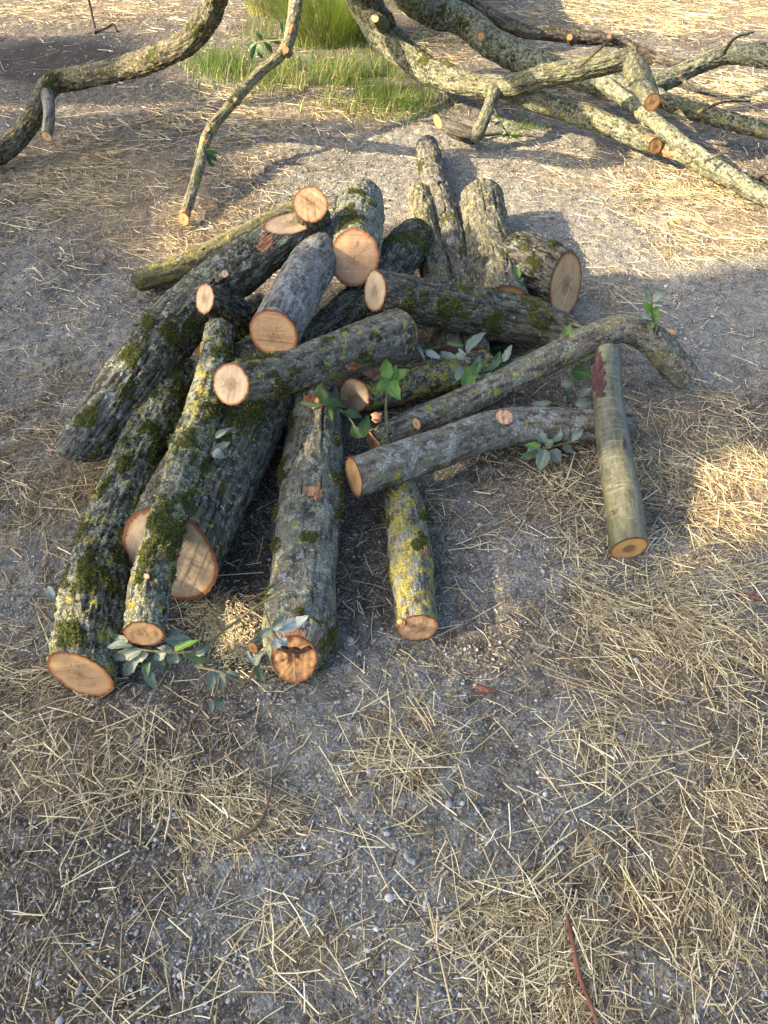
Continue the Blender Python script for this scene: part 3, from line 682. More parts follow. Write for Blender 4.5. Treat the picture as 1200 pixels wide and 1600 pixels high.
_ls = [0]
def sprig(label, loc, leaves, stems=(), cat='leafy sprig', group='leafy sprigs fallen from the cut branches'):
    root = empty('leafy_sprig', P(*loc), label, cat, group)
    for pth in stems:
        tube_simple(axis_points([(q[0], q[1], q[2], q[3] * .75) for q in pth]), STEM, 'stem', root)
    for (x0, y0, z0, x1, y1, z1, wpx, m) in leaves:
        _ls[0] += 1
        b, t = P(x0, y0, z0), P(x1, y1, z1)
        leaf(b, t, wpx * float(depth(b)) / FP, m, root, _ls[0])
    return root

sprig('bright green five leaved sprig standing in front of the jagged broken log', (606, 655, .1),
      [(608, 594, .2, 602, 560, .235, 23, 'fresh'), (608, 594, .2, 637, 577, .22, 22, 'fresh'), (609, 595, .2, 626, 626, .17, 25, 'fresh'), (607, 595, .2, 588, 612, .18, 20, 'fresh'), (607, 593, .2, 590, 588, .21, 18, 'fresh'), (609, 592, .2, 620, 570, .23, 14, 'fresh')],
      [[(608, 594, .2, 5), (603, 630, .165, 6), (604, 655, .14, 8), (607, 678, .12, 8)]])
sprig('dark green sprig between the large grey log and the jagged broken log', (500, 640, .1),
      [(508, 628, .19, 499, 596, .22, 24, 'dark'), (503, 634, .19, 541, 636, .17, 26, 'dark'), (500, 634, .19, 468, 628, .2, 10, 'mid'), (535, 645, .16, 566, 652, .14, 16, 'dark'), (563, 684, .12, 549, 664, .13, 22, 'dark'), (566, 684, .12, 575, 648, .14, 20, 'dark'), (512, 640, .18, 520, 660, .17, 14, 'dark')],
      [[(490, 640, .19, 4), (512, 632, .19, 4), (540, 646, .15, 4), (566, 684, .11, 4)]])
sprig('tangle of grey and green leaves in the hollow behind the bent branch', (740, 570, .1),
      [(729, 552, .16, 760, 520, .2, 20, 'grey'), (645, 538, .17, 664, 566, .16, 10, 'grey'), (665, 548, .17, 688, 560, .16, 13, 'pale'), (688, 550, .17, 714, 558, .16, 15, 'grey'), (712, 553, .17, 730, 562, .16, 12, 'grey'), (716, 545, .17, 729, 556, .16, 7, 'pale'),
       (722, 608, .13, 748, 563, .17, 26, 'fresh'), (737, 590, .14, 764, 559, .17, 16, 'dark'), (740, 606, .13, 757, 583, .14, 20, 'mid'), (712, 596, .14, 722, 572, .15, 14, 'grey'), (742, 580, .15, 748, 558, .18, 15, 'grey'), (745, 590, .15, 768, 582, .15, 14, 'grey'),
       (760, 592, .12, 798, 568, .14, 18, 'dark'), (758, 580, .14, 790, 556, .16, 12, 'mid'), (786, 566, .15, 800, 538, .19, 13, 'grey'), (795, 575, .12, 826, 556, .14, 13, 'grey'), (812, 560, .12, 838, 545, .14, 10, 'mid'), (700, 535, .18, 725, 540, .17, 9, 'mid'), (655, 545, .16, 690, 542, .17, 8, 'dark'), (770, 575, .13, 782, 548, .16, 14, 'dark')],
      [[(640, 545, .15, 4), (690, 556, .16, 4), (740, 580, .14, 5), (800, 580, .11, 5)]])
sprig('small yellow green shoot hanging beside the broad furrowed log', (812, 475, .05),
      [(810, 438, .17, 806, 416, .2, 11, 'fresh'), (811, 450, .16, 806, 458, .15, 11, 'fresh'), (812, 448, .16, 818, 434, .18, 8, 'fresh'), (813, 460, .14, 817, 478, .11, 9, 'fresh'), (811, 440, .17, 803, 440, .17, 8, 'mid')],
      [[(813, 474, .1, 3), (811, 445, .16, 3), (809, 425, .19, 2.5)]])
sprig('single bright leaf pair poking up behind the middle of the bent branch', (885, 535, .05),
      [(880, 532, .17, 892, 505, .22, 15, 'fresh'), (886, 532, .17, 912, 516, .19, 11, 'grey'), (865, 535, .15, 856, 523, .18, 8, 'grey')], [[(880, 535, .15, 3), (870, 542, .12, 3)]])
sprig('pale green shoot growing up at the elbow of the bent branch', (1025, 520, .1),
      [(1020, 470, .33, 1008, 448, .37, 15, 'grey'), (1020, 472, .33, 1043, 455, .36, 16, 'grey'), (1016, 488, .29, 1004, 470, .33, 13, 'fresh'), (1016, 492, .28, 1002, 498, .27, 12, 'grey'), (1018, 490, .28, 1030, 480, .3, 15, 'fresh'), (1022, 503, .25, 1028, 488, .28, 13, 'fresh'), (1012, 452, .36, 1000, 440, .38, 8, 'grey'), (1022, 505, .25, 1015, 512, .23, 14, 'mid')],
      [[(1024, 515, .22, 4), (1018, 488, .29, 3.5), (1019, 470, .33, 3), (1014, 450, .36, 2.5)]])
sprig('cluster of dull green leaves under the bent branch beside the smooth olive stem', (900, 600, .05),
      [(898, 563, .14, 930, 555, .16, 13, 'mid'), (893, 580, .11, 926, 585, .11, 28, 'dark'), (876, 601, .08, 898, 597, .09, 14, 'grey'), (902, 618, .07, 926, 604, .09, 15, 'grey'), (898, 632, .06, 927, 627, .07, 17, 'grey'), (830, 632, .07, 862, 628, .09, 14, 'grey'), (880, 612, .05, 890, 625, .04, 12, 'dark'), (893, 650, .06, 920, 640, .08, 10, 'grey')],
      [[(895, 560, .14, 3), (893, 590, .1, 3), (905, 625, .06, 3)]])
sprig('round leaved grey green sprig on straw in front of the white ringed log', (855, 700, .02),
      [(852, 692, .07, 834, 670, .1, 19, 'grey'), (862, 690, .07, 876, 668, .1, 21, 'grey'), (893, 690, .07, 912, 670, .1, 15, 'grey'), (852, 697, .07, 866, 688, .09, 18, 'mid'), (880, 694, .07, 898, 708, .04, 15, 'grey'), (862, 702, .06, 876, 722, .03, 20, 'grey'), (852, 702, .06, 843, 737, .02, 25, 'grey'), (846, 702, .06, 810, 718, .03, 16, 'mid'), (845, 696, .07, 818, 696, .06, 13, 'fresh'), (840, 704, .05, 822, 708, .05, 16, 'grey'), (890, 690, .07, 880, 684, .08, 10, 'mid')],
      [[(835, 702, .05, 4), (862, 698, .065, 4), (890, 691, .07, 3.5), (906, 690, .08, 3)]])
sprig('three grey leaves lying on the thin moss covered log', (335, 700, .25),
      [(334, 704, .29, 360, 690, .31, 15, 'grey'), (332, 706, .29, 352, 716, .28, 19, 'grey'), (336, 684, .30, 362, 668, .32, 11, 'grey'), (280, 716, .24, 268, 694, .27, 9, 'grey'), (292, 735, .26, 270, 722, .27, 10, 'grey'), (284, 690, .27, 264, 678, .29, 6, 'mid')], [[(330, 710, .28, 3), (336, 690, .29, 3)]])
sprig('drooping bunch of dusty grey green leaves below the thin mossy log', (270, 1030, .02),
      [(200, 1003, .14, 172, 992, .14, 13, 'grey'), (208, 1010, .13, 166, 1012, .12, 20, 'grey'), (222, 1015, .12, 174, 1028, .09, 22, 'grey'), (215, 1022, .11, 192, 1057, .05, 21, 'grey'), (232, 1022, .11, 205, 1032, .09, 18, 'grey'), (242, 1022, .1, 252, 1046, .05, 26, 'grey'), (222, 1035, .08, 245, 1080, .02, 17, 'grey'), (236, 1032, .09, 232, 1062, .04, 15, 'mid'),
       (262, 1018, .11, 240, 1030, .09, 19, 'grey'), (270, 1020, .1, 246, 1012, .12, 15, 'pale'), (272, 1016, .11, 312, 1000, .14, 14, 'fresh'), (276, 1020, .1, 264, 1038, .06, 22, 'grey'), (284, 1020, .1, 328, 1034, .05, 15, 'mid'), (258, 1000, .14, 300, 998, .13, 22, 'grey'), (262, 994, .15, 288, 986, .16, 14, 'grey'), (305, 1022, .09, 328, 1010, .1, 18, 'grey'), (296, 1026, .08, 318, 1042, .05, 15, 'grey'), (184, 1000, .13, 170, 985, .16, 10, 'mid')],
      [[(200, 1012, .12, 5), (250, 1018, .12, 5), (305, 1016, .11, 5), (357, 980, .12, 6), (400, 948, .17, 7), (440, 925, .2, 6)]])
sprig('trailing shoot of limp grey leaves on the soil left of the split knot end', (345, 1070, .02),
      [(330, 1045, .06, 328, 1080, .02, 17, 'grey'), (342, 1048, .06, 348, 1078, .02, 18, 'grey'), (352, 1050, .06, 372, 1066, .03, 16, 'grey'), (338, 1050, .05, 336, 1066, .03, 12, 'mid'), (330, 1092, .04, 330, 1114, .01, 10, 'grey'), (336, 1092, .04, 356, 1112, .01, 12, 'grey'), (338, 1094, .04, 350, 1090, .03, 10, 'dark'), (398, 1040, .05, 414, 1018, .08, 16, 'grey'), (396, 1040, .05, 414, 1066, .02, 13, 'mid'), (394, 1035, .05, 386, 1015, .07, 10, 'grey'), (74, 918, .02, 86, 942, .015, 14, 'pale')][:10],
      [[(308, 1042, .06, 5), (345, 1050, .06, 6), (384, 1066, .04, 6), (398, 1040, .05, 4)], [(345, 1052, .05, 4), (335, 1092, .03, 3.5)]])
sprig('crumpled blue white leaves lying on the split knot end of the large grey log', (445, 980, .17),
      [(425, 985, .19, 446, 960, .21, 18, 'grey'), (434, 986, .19, 482, 962, .2, 22, 'pale'), (440, 1002, .18, 424, 1010, .17, 17, 'pale'), (425, 982, .19, 408, 996, .17, 15, 'grey'), (436, 1000, .18, 450, 1008, .17, 15, 'pale')],
      [[(412, 950, .2, 3), (426, 985, .185, 3), (438, 1003, .17, 3)]])
sprig('lone crumpled grey leaf on gravel left of the thick mossy log', (80, 930, .01), [(74, 917, .025, 87, 942, .012, 15, 'pale')], [[(72, 915, .02, 2), (62, 905, .006, 2)]], 'leaf')
sprig('thin leafy twig dangling under the main limb of the felled tree', (790, 200, .02),
      [(778, 185, .16, 772, 176, .19, 6, 'fresh'), (785, 195, .13, 796, 190, .15, 6, 'fresh'), (790, 205, .1, 782, 210, .08, 6, 'fresh'), (795, 212, .07, 804, 204, .1, 7, 'fresh'), (797, 216, .05, 792, 222, .02, 7, 'fresh'), (800, 214, .06, 810, 216, .04, 7, 'fresh'), (782, 190, .14, 772, 196, .12, 6, 'mid')],
      [[(772, 170, .2, 3), (784, 194, .13, 3), (796, 215, .05, 2.5)]])
sprig('small wilted dark leaves hanging on the slim lichen covered branch', (318, 255, .05),
      [(312, 240, .14, 302, 262, .09, 9, 'dark'), (314, 242, .14, 308, 266, .08, 8, 'dark'), (322, 238, .15, 340, 252, .1, 9, 'dark'), (322, 240, .15, 334, 262, .09, 8, 'dark'), (318, 236, .15, 304, 246, .12, 8, 'mid'), (322, 234, .16, 344, 240, .13, 7, 'mid')], [[(322, 232, .16, 3), (314, 244, .14, 3)]])
sprig('glossy dark leaves on a shoot in the green grass beside the slim branch', (405, 80, .1),
      [(400, 70, .35, 394, 95, .27, 12, 'dark'), (405, 68, .36, 410, 92, .28, 12, 'mid'), (412, 66, .36, 424, 84, .3, 10, 'dark'), (398, 66, .36, 388, 76, .32, 9, 'dark'), (420, 64, .36, 440, 68, .34, 9, 'dark'), (410, 62, .37, 400, 50, .41, 8, 'mid'), (444, 52, .42, 450, 30, .46, 9, 'mid'), (442, 54, .42, 438, 38, .44, 8, 'dark')], [[(444, 62, .42, 3), (420, 64, .37, 3), (398, 68, .34, 3)]])

# ------------------------------------------------------------------ ground maps (where straw, gravel, soil lie)
def blobs(x, y, lst, base=0.0):
    px, py = to_px(x, y)
    m = np.full(np.shape(x), base, float)
    for (cx, cy, rx, ry, v) in lst:
        d = ((px - cx) / rx) ** 2 + ((py - cy) / ry) ** 2
        m = m + v * np.exp(-d * 1.4)
    return np.clip(m, 0, 1.3)
STRAW = [(90, 1190, 230, 150, .9), (40, 1130, 120, 90, .4), (370, 1270, 110, 70, .55), (470, 1480, 110, 60, .75), (830, 1480, 160, 140, .7), (1100, 1330, 190, 260, .75), (1010, 1010, 250, 120, .9), (1150, 760, 110, 110, 1.0),
         (830, 770, 180, 110, .65), (1040, 660, 120, 70, .7), (640, 1190, 110, 110, .4), (60, 740, 170, 240, .5), (210, 690, 110, 100, .6), (200, 330, 260, 130, .75), (90, 250, 200, 70, .6), (960, 470, 80, 60, .6), (1080, 290, 160, 60, .9), (1130, 370, 110, 50, .9),
         (1080, 20, 240, 40, 1.2), (860, 280, 120, 40, .5), (120, 15, 260, 26, .9), (100, 100, 150, 50, -1.2), (400, 170, 180, 50, .5), (560, 180, 160, 40, .4), (280, 340, 70, 50, .9), (930, 150, 200, 30, .5), (700, 60, 120, 40, .6), (940, 1180, 120, 60, .35), (330, 960, 60, 40, .6), (1150, 150, 120, 40, .7)]
GRAV = [(560, 1130, 190, 190, .8), (620, 1420, 230, 200, .8), (300, 1480, 240, 140, .6), (1000, 1160, 170, 100, .5), (1130, 900, 130, 60, .8), (60, 900, 120, 110, .7), (120, 560, 160, 160, .5), (900, 400, 240, 100, .7), (1120, 500, 140, 80, .9), (780, 300, 300, 70, .6), (700, 220, 300, 40, .4), (1060, 1560, 120, 60, .5), (460, 1300, 130, 90, .4), (830, 880, 100, 60, .5)]
SOIL = [(150, 1420, 240, 140, .8), (280, 1560, 260, 100, .4), (370, 900, 120, 160, .9), (560, 860, 80, 140, .7), (330, 1160, 130, 80, .6), (100, 100, 170, 60, 1.6), (480, 480, 200, 120, .9), (700, 560, 140, 60, .9), (560, 1040, 120, 60, .5)]

def hgt(x, y):
    p = np.stack([x, y, np.zeros_like(x)], -1).reshape(-1, 3)
    h = (fbm(p * 1.1, 201, 3) - .5) * .035 + (fbm(p * 7, 202, 3) - .5) * .018
    px, py = to_px(p[:, 0], p[:, 1])
    far = sm(14, 40, np.hypot(p[:, 0], p[:, 1]))
    return (h - .004 + far * (fbm(p * .05, 203, 3) - .5) * 1.2).reshape(np.shape(x))

def spaced(lo, hi, core0, core1, d0, g):
    a = list(np.arange(core0, core1, d0)); d = d0
    while a[-1] < hi: d *= g; a.append(a[-1] + d)
    d = d0; b = [core0]
    while b[-1] > lo: d *= g; b.append(b[-1] - d)
    return np.array(b[1:][::-1] + a)
gx = spaced(-400, 400, -1.7, 1.7, .009, 1.022); gy = spaced(-60, 700, .15, 3.4, .009, 1.018)
GX, GY = np.meshgrid(gx, gy)
x, y = GX.ravel(), GY.ravel()
p3 = np.stack([x, y, np.zeros_like(x)], 1)
near = sm(9, 5, np.hypot(x, y))
px_, py_ = to_px(x, y)
behind = (y < 0.05)
gm_s = np.where(behind, .5, blobs(x, y, STRAW, .12)); gm_g = np.where(behind, .5, blobs(x, y, GRAV, .12)); gm_d = np.where(behind, .2, blobs(x, y, SOIL, .05)); gm_m = np.where(behind, 0, blobs(x, y, [(90, 98, 150, 46, 1.25), (370, 900, 90, 130, .6), (560, 830, 60, 110, .4)]))  # gm_m: dark mulch that also carries the far-left shadow block in its colour
z = hgt(x, y) + near * ((fbm(p3 * 60, 210, 3) - .5) * .010 + (fbm(p3 * 24, 211, 2) - .5) * .012)
t = NT('ground_earth')
pos = t.n('NewGeometry').outputs['Position']
at = lambda k: t.attr(k).outputs['Fac']
n_big = t.noise(pos, 3.5, 5, .6); n_mid = t.noise(pos, 28, 5, .65); n_fine = t.noise(pos, 210, 4, .7)
vor = t.n('TexVoronoi', {'Vector': pos, 'Scale': 95.0, 'Randomness': 1.0}); vor2 = t.n('TexVoronoi', {'Vector': pos, 'Scale': 230.0, 'Randomness': 1.0})
grey = t.mix(t.step(n_mid, .32, .68), (.115, .112, .094), (.205, .199, .165))
brown = t.mix(t.step(n_mid, .35, .65), (.042, .035, .025), (.10, .084, .06))
gmask = t.step(t.math('ADD', t.math('MULTIPLY', t.math('SUBTRACT', n_big, .5), 1.3), t.math('SUBTRACT', at('grv'), t.math('MULTIPLY', at('soil'), .6))), -.05, .5)
col = t.mix(gmask, brown, grey)
straw_c = t.mix(t.step(n_fine, .35, .65), (.12, .082, .042), (.30, .215, .115))
smask = t.step(t.math('ADD', at('strw'), t.math('MULTIPLY', t.math('SUBTRACT', n_mid, .5), 1.1)), .45, .95)
col = t.mix(t.math('MULTIPLY', smask, .7), col, straw_c)
gv = t.n('SeparateColor', {0: vor.outputs['Color']}).outputs[0]
peb = t.math('MULTIPLY', t.step(vor.outputs['Distance'], .42, .2), t.step(gv, .35, .5))
col = t.mix(t.math('MULTIPLY', peb, .28), col, t.mix(gv, (.13, .13, .13), (.33, .33, .325)))
gv2 = t.n('SeparateColor', {0: vor2.outputs['Color']}).outputs[1]
col = t.mix(t.math('MULTIPLY', t.step(gv2, .7, .98), .5), col, (.36, .34, .31))
col = t.mix(t.math('MULTIPLY', t.step(gv2, .3, .05), .5), col, (.028, .025, .02))  # painted dark gaps, like the pale specks, add contrast that skylight shading lacks
col = t.mix(t.math('MULTIPLY', t.step(n_fine, .55, .75), .35), col, (.30, .28, .25))
mm = t.step(t.math('ADD', at('mulch_shade'), t.math('MULTIPLY', t.math('SUBTRACT', n_mid, .5), .5)), .35, .7)
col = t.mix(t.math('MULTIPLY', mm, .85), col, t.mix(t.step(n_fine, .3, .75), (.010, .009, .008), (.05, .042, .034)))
hh = t.math('ADD', t.math('MULTIPLY', n_fine, .8), t.math('ADD', t.math('MULTIPLY', t.math('SUBTRACT', 1.0, vor.outputs['Distance']), .8), t.math('MULTIPLY', t.math('SUBTRACT', 1.0, vor2.outputs['Distance']), .5)))
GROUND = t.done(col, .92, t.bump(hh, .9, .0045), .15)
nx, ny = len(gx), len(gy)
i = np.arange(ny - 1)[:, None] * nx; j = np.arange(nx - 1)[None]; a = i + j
ground = mesh_np('ground', np.stack([x, y, z], 1), [np.stack([a, a + 1, a + nx + 1, a + nx], -1).reshape(-1, 4)], GROUND, None, {'strw': gm_s, 'grv': gm_g, 'soil': gm_d, 'mulch_shade': gm_m})
tag(ground, 'gravel and bare earth littered with dry straw', 'ground', kind='structure')

# ---- scatter positions: uniform on the picture-covering part of the ground
def scatter(n, ymax=8.2, power=1.0):
    """random ground points, denser near the viewer"""
    out = []
    while sum(len(o) for o in out) < n:
        m = n * 2
        u = rng.uniform(0, 1, m)
        yy = .18 * (ymax / .18) ** (u ** power)
        half = .30 + .53 * np.hypot(yy, CAM_H) + .35
        xx = rng.uniform(-1, 1, m) * half
        keep = rng.uniform(0, 1, m) < half / (.30 + .53 * np.hypot(ymax, CAM_H) + .35) * 1.0 + .25
        out.append(np.stack([xx, yy], 1)[keep])
    return np.concatenate(out)[:n]

def ribbon_mass(name, x, y, zoff, L, w, ang, pitch, tint, mat, bend=.15, lift=0.0):
    """straws: each a thin folded blade of three stations, lying on the ground"""
    n = len(x)
    d = np.stack([np.cos(ang), np.sin(ang), np.zeros(n)], 1); s = np.stack([-np.sin(ang), np.cos(ang), np.zeros(n)], 1)
    zb = hgt(x, y) + zoff
    c = np.stack([x, y, zb], 1)
    kb = rng.normal(0, bend, n)
    st = []
    for f in (-.5, 0.0, .5):
        pt = c + d * (L * f)[:, None] + s * (kb * L * (f * f * 4 - 1) * -.25)[:, None]
        pt[:, 2] += pitch * L * f + np.abs(f) * 0
        for q, e in ((-1, 0), (0, 1), (1, 0)):
            st.append(pt + s * (w * .5 * q)[:, None] + np.array([0, 0, 1.0]) * (w * .45 * e)[:, None])
    V = np.stack(st, 1)
    V[..., 2] = np.maximum(V[..., 2], hgt(V[..., 0].ravel(), V[..., 1].ravel()).reshape(V.shape[:2]) + .0008)
    base = np.arange(n)[:, None] * 9
    F = []
    for r_ in (0, 3):
        for q in (0, 1):
            F.append(base + np.array([r_ + q, r_ + q + 1, r_ + q + 4, r_ + q + 3]))
    o = mesh_np(name, V.reshape(-1, 3), [np.concatenate(F)], mat, None, {'tint': np.repeat(tint, 9)}, smooth=False)
    return o

t = NT('dry_straw'); ti = t.attr('tint').outputs['Fac']
sc = t.ramp(ti, [(0, (.05, .036, .021)), (.25, (.165, .125, .068)), (.5, (.38, .305, .165)), (.75, (.61, .52, .30)), (1, (.80, .735, .52))])
STRAWM = t.done(sc, .6, None, .35, (.12, (.5, .36, .16)))
N = 60000
pt = scatter(N * 5, power=.8)
m = blobs(pt[:, 0], pt[:, 1], STRAW, .10)
patchy = fbm(np.stack([pt[:, 0] * 3.2, pt[:, 1] * 3.2, np.zeros(len(pt))], 1), 301, 4)
clump = fbm(np.stack([pt[:, 0] * 13, pt[:, 1] * 13, np.zeros(len(pt))], 1), 303, 3)
prob = np.clip(sm(.12, .95, m) * 1.15 * (.12 + 1.7 * sm(.36, .64, patchy)) * (.2 + 1.6 * sm(.36, .66, clump)) + .035, 0, 1)
keep = rng.uniform(0, 1, len(pt)) < prob
pt = pt[keep][:N]
n = len(pt); dist = np.hypot(pt[:, 0], pt[:, 1])
far = sm(2.0, 7, dist)
L = rng.lognormal(math.log(.044), .68, n) * (1 + .5 * far); L = np.clip(L, .012, .24)
w = rng.gamma(3.2, .00044, n).clip(.0006, .0038) * (1 + .9 * far)
flow = fbm(np.stack([pt[:, 0] * 2, pt[:, 1] * 2, np.ones(n)], 1), 305, 2) * 9
ang = np.where(rng.uniform(0, 1, n) < .45, flow + rng.normal(0, .5, n), rng.uniform(0, math.pi, n))
tint = np.clip(rng.normal(.56, .24, n) - rng.exponential(.1, n), 0, 1)
WEATH_SHADE = [(60, 560, 260, 420, .9), (100, 100, 170, 60, 1.0), (240, 240, 200, 60, .5)]  # weathered straw, its tint also lowered to deepen the shade on the left
we = blobs(pt[:, 0], pt[:, 1], WEATH_SHADE)
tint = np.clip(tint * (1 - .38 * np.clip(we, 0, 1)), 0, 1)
layer = rng.uniform(.001, .02, n) * np.clip(blobs(pt[:, 0], pt[:, 1], STRAW, .1), .15, 1)
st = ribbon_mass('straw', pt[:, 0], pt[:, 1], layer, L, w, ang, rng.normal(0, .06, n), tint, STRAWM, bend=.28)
o_ = rng.uniform(0, 1, 60000)
p2 = scatter(60000, power=.7); m2 = blobs(p2[:, 0], p2[:, 1], STRAW, .16); cl = fbm(np.stack([p2[:, 0] * 5, p2[:, 1] * 5, np.zeros(len(p2))], 1), 311, 3)
p2 = p2[o_ < m2 * sm(.38, .62, cl) * .24 + .012][:3000]; n2_ = len(p2)
f2 = sm(2, 7, np.hypot(p2[:, 0], p2[:, 1]))
s2 = ribbon_mass('straw', p2[:, 0], p2[:, 1], rng.uniform(.003, .016, n2_), np.clip(rng.lognormal(math.log(.062), .5, n2_), .02, .22) * (1 + .4 * f2), rng.uniform(.0010, .0027, n2_) * (1 + .7 * f2), rng.uniform(0, math.pi, n2_), rng.normal(0, .05, n2_), np.clip(rng.normal(.76, .12, n2_), .4, 1), STRAWM, bend=.12)
tag(s2, 'long pale straws lying on top of the litter', 'straw', kind='stuff')
tag(st, 'loose dry golden straw strewn over the gravel', 'straw', kind='stuff')
print('straws', n)
# fine litter: crumbs of straw, bark and chips
N2 = 70000
pt = scatter(N2, power=.72); n = len(pt)
L = rng.lognormal(math.log(.011), .5, n) * (1 + .8 * sm(2, 7, np.hypot(pt[:, 0], pt[:, 1])))
w = rng.uniform(.0008, .0026, n) * (1 + 1.2 * sm(2, 7, np.hypot(pt[:, 0], pt[:, 1])))
sv = blobs(pt[:, 0], pt[:, 1], STRAW, .15)
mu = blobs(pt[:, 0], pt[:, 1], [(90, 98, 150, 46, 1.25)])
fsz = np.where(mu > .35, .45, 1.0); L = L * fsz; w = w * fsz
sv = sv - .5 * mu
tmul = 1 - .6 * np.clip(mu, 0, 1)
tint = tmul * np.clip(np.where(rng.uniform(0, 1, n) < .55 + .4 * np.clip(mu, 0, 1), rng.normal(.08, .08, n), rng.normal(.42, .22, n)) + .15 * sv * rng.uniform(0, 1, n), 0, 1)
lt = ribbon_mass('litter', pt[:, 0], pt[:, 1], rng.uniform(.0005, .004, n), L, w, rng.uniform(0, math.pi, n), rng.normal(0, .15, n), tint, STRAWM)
tag(lt, 'fine crumbs of dry straw and bark over the earth', 'litter', kind='stuff')
# sawdust heap at the foot of the large log
n = 2600
aa = rng.normal(0, 1, (n, 2)); ctrs = [P(352, 985), P(370, 1010), P(285, 350), P(330, 965)]
ci = rng.choice(4, n, p=[.4, .3, .15, .15]); cc = np.array(ctrs)[ci]
sd_ = ribbon_mass('sawdust', cc[:, 0] + aa[:, 0] * .028, cc[:, 1] + aa[:, 1] * .028, rng.uniform(.001, .012, n), rng.uniform(.003, .012, n), rng.uniform(.001, .003, n), rng.uniform(0, 3.1, n), rng.normal(0, .3, n), np.clip(rng.normal(.68, .15, n), 0, 1), STRAWM)
tag(sd_, 'pale sawdust crumbs beside the cut ends', 'sawdust', kind='stuff')

# ---- gravel stones
def stones(name, n, smin, smax, lst, seed, power, subdiv):
    import bmesh
    bm = bmesh.new(); bmesh.ops.create_icosphere(bm, subdivisions=subdiv, radius=1)
    bv = np.array([v.co[:] for v in bm.verts]); bf = np.array([[v.index for v in f.verts] for f in bm.faces]); bm.free()
    pt = scatter(n * 4, power=power)
    g = blobs(pt[:, 0], pt[:, 1], lst, .16) * (.08 + 1.9 * sm(.42, .62, fbm(np.stack([pt[:, 0] * 6, pt[:, 1] * 6, np.zeros(len(pt))], 1), seed, 3)))
    pt = pt[rng.uniform(0, 1, len(pt)) < g * .8][:n]; n = len(pt)
    r = np.clip(rng.lognormal(math.log(smin), .5, n), smin * .5, smax) * (1 + .5 * sm(2, 7, np.hypot(pt[:, 0], pt[:, 1])))
    sc = r[:, None] * rng.uniform(.65, 1.3, (n, 3)) * np.array([1, 1, .72])
    th = rng.uniform(0, 6.28, n); c, s = np.cos(th), np.sin(th)
    k = len(bv)
    jit = 1 + rng.normal(0, .15 if subdiv == 1 else .06, (n, k, 1))
    V = bv[None] * jit * sc[:, None]
    X = V[..., 0] * c[:, None] - V[..., 1] * s[:, None]; Y = V[..., 0] * s[:, None] + V[..., 1] * c[:, None]
    Z = V[..., 2] + (hgt(pt[:, 0], pt[:, 1]) + r * .45)[:, None]
    V = np.stack([X + pt[:, :1], Y + pt[:, 1:], Z], -1).reshape(-1, 3)
    F = (bf[None] + (np.arange(n) * k)[:, None, None]).reshape(-1, 3)
    return mesh_np(name, V, [F], STONE, None, {'tint': np.repeat(rng.uniform(0, 1, n), k)}, smooth=subdiv > 1)
t = NT('stone'); ti = t.attr('tint').outputs['Fac']; pos = t.n('NewGeometry').outputs['Position']
nf = t.noise(pos, 300, 3)
STONE = t.done(t.mix(t.math('MULTIPLY', t.step(nf, .45, .7), .35), t.ramp(ti, [(0, (.08, .078, .072)), (.3, (.17, .168, .16)), (.7, (.275, .27, .255)), (.93, (.37, .36, .33)), (1, (.50, .50, .48))]), (.12, .105, .085)), .75, t.bump(nf, .4, .001), .3)
tag(stones('gravel', 30000, .0020, .0045, GRAV, 401, .70, 1), 'small grey pebbles scattered over the earth', 'gravel', kind='stuff')
tag(stones('pebbles', 3600, .0031, .0075, GRAV, 409, .62, 2), 'larger rounded bluish pebbles among the gravel', 'gravel', kind='stuff')

# ------------------------------------------------------------------ grass
t = NT('grass_blade'); ti = t.attr('tint').outputs['Fac']
GRASS = t.done(t.ramp(ti, [(0, (.03, .065, .014)), (.4, (.07, .13, .025)), (.65, (.14, .17, .045)), (.82, (.30, .25, .10)), (1, (.50, .40, .2))]), .55, None, .3, (.35, (.16, .24, .03)))
def blades(name, base, H, W, lean, tint, seg=5):
    n = len(base)
    az = rng.uniform(0, 6.28, n) if lean.ndim == 1 else np.arctan2(lean[:, 1], lean[:, 0])
    ln = lean if lean.ndim == 1 else np.linalg.norm(lean, axis=1)
    d = np.stack([np.cos(az), np.sin(az), np.zeros(n)], 1); s = np.stack([-np.sin(az + rng.normal(0, .6, n)), np.cos(az), np.zeros(n)], 1)
    st = []
    for k in range(seg + 1):
        f = k / seg
        pt = base + d * (ln * H * f ** 1.8)[:, None]; pt[:, 2] += H * (f - .35 * np.minimum(ln, 1.3) * f ** 2.4)
        ww = (W * (1 - f ** 1.5) * .5 + .0002)[:, None]
        st += [pt - s * ww, pt + s * ww]
    V = np.stack(st, 1).reshape(-1, 3); b = np.arange(n)[:, None] * (2 * (seg + 1))
    F = np.concatenate([b + np.array([2 * k, 2 * k + 1, 2 * k + 3, 2 * k + 2]) for k in range(seg)])
    tt = np.repeat(tint, 2 * (seg + 1))
    return mesh_np(name, V, [F], GRASS, None, {'tint': tt}, smooth=True)
def gpts(lst):
    B, Hh, T = [], [], []
    for (cx, cy, sx, sy, n, h, t0) in lst:
        q = np.stack([rng.normal(cx, sx, n), rng.normal(cy, sy, n)], 1)
        w_ = np.array([P(a, b, 0) for a, b in q]); w_[:, 2] = hgt(w_[:, 0], w_[:, 1]) - .004
        cl = vn(np.stack([w_[:, 0] * 9, w_[:, 1] * 9, np.zeros(n)], 1), 77)
        k = cl > .33
        B.append(w_[k]); Hh.append((h * rng.uniform(.4, 1.25, n) * (.6 + .7 * cl))[k]); T.append(np.clip(rng.normal(t0, .17, n), 0, 1)[k])
    return np.concatenate(B), np.concatenate(Hh), np.concatenate(T)
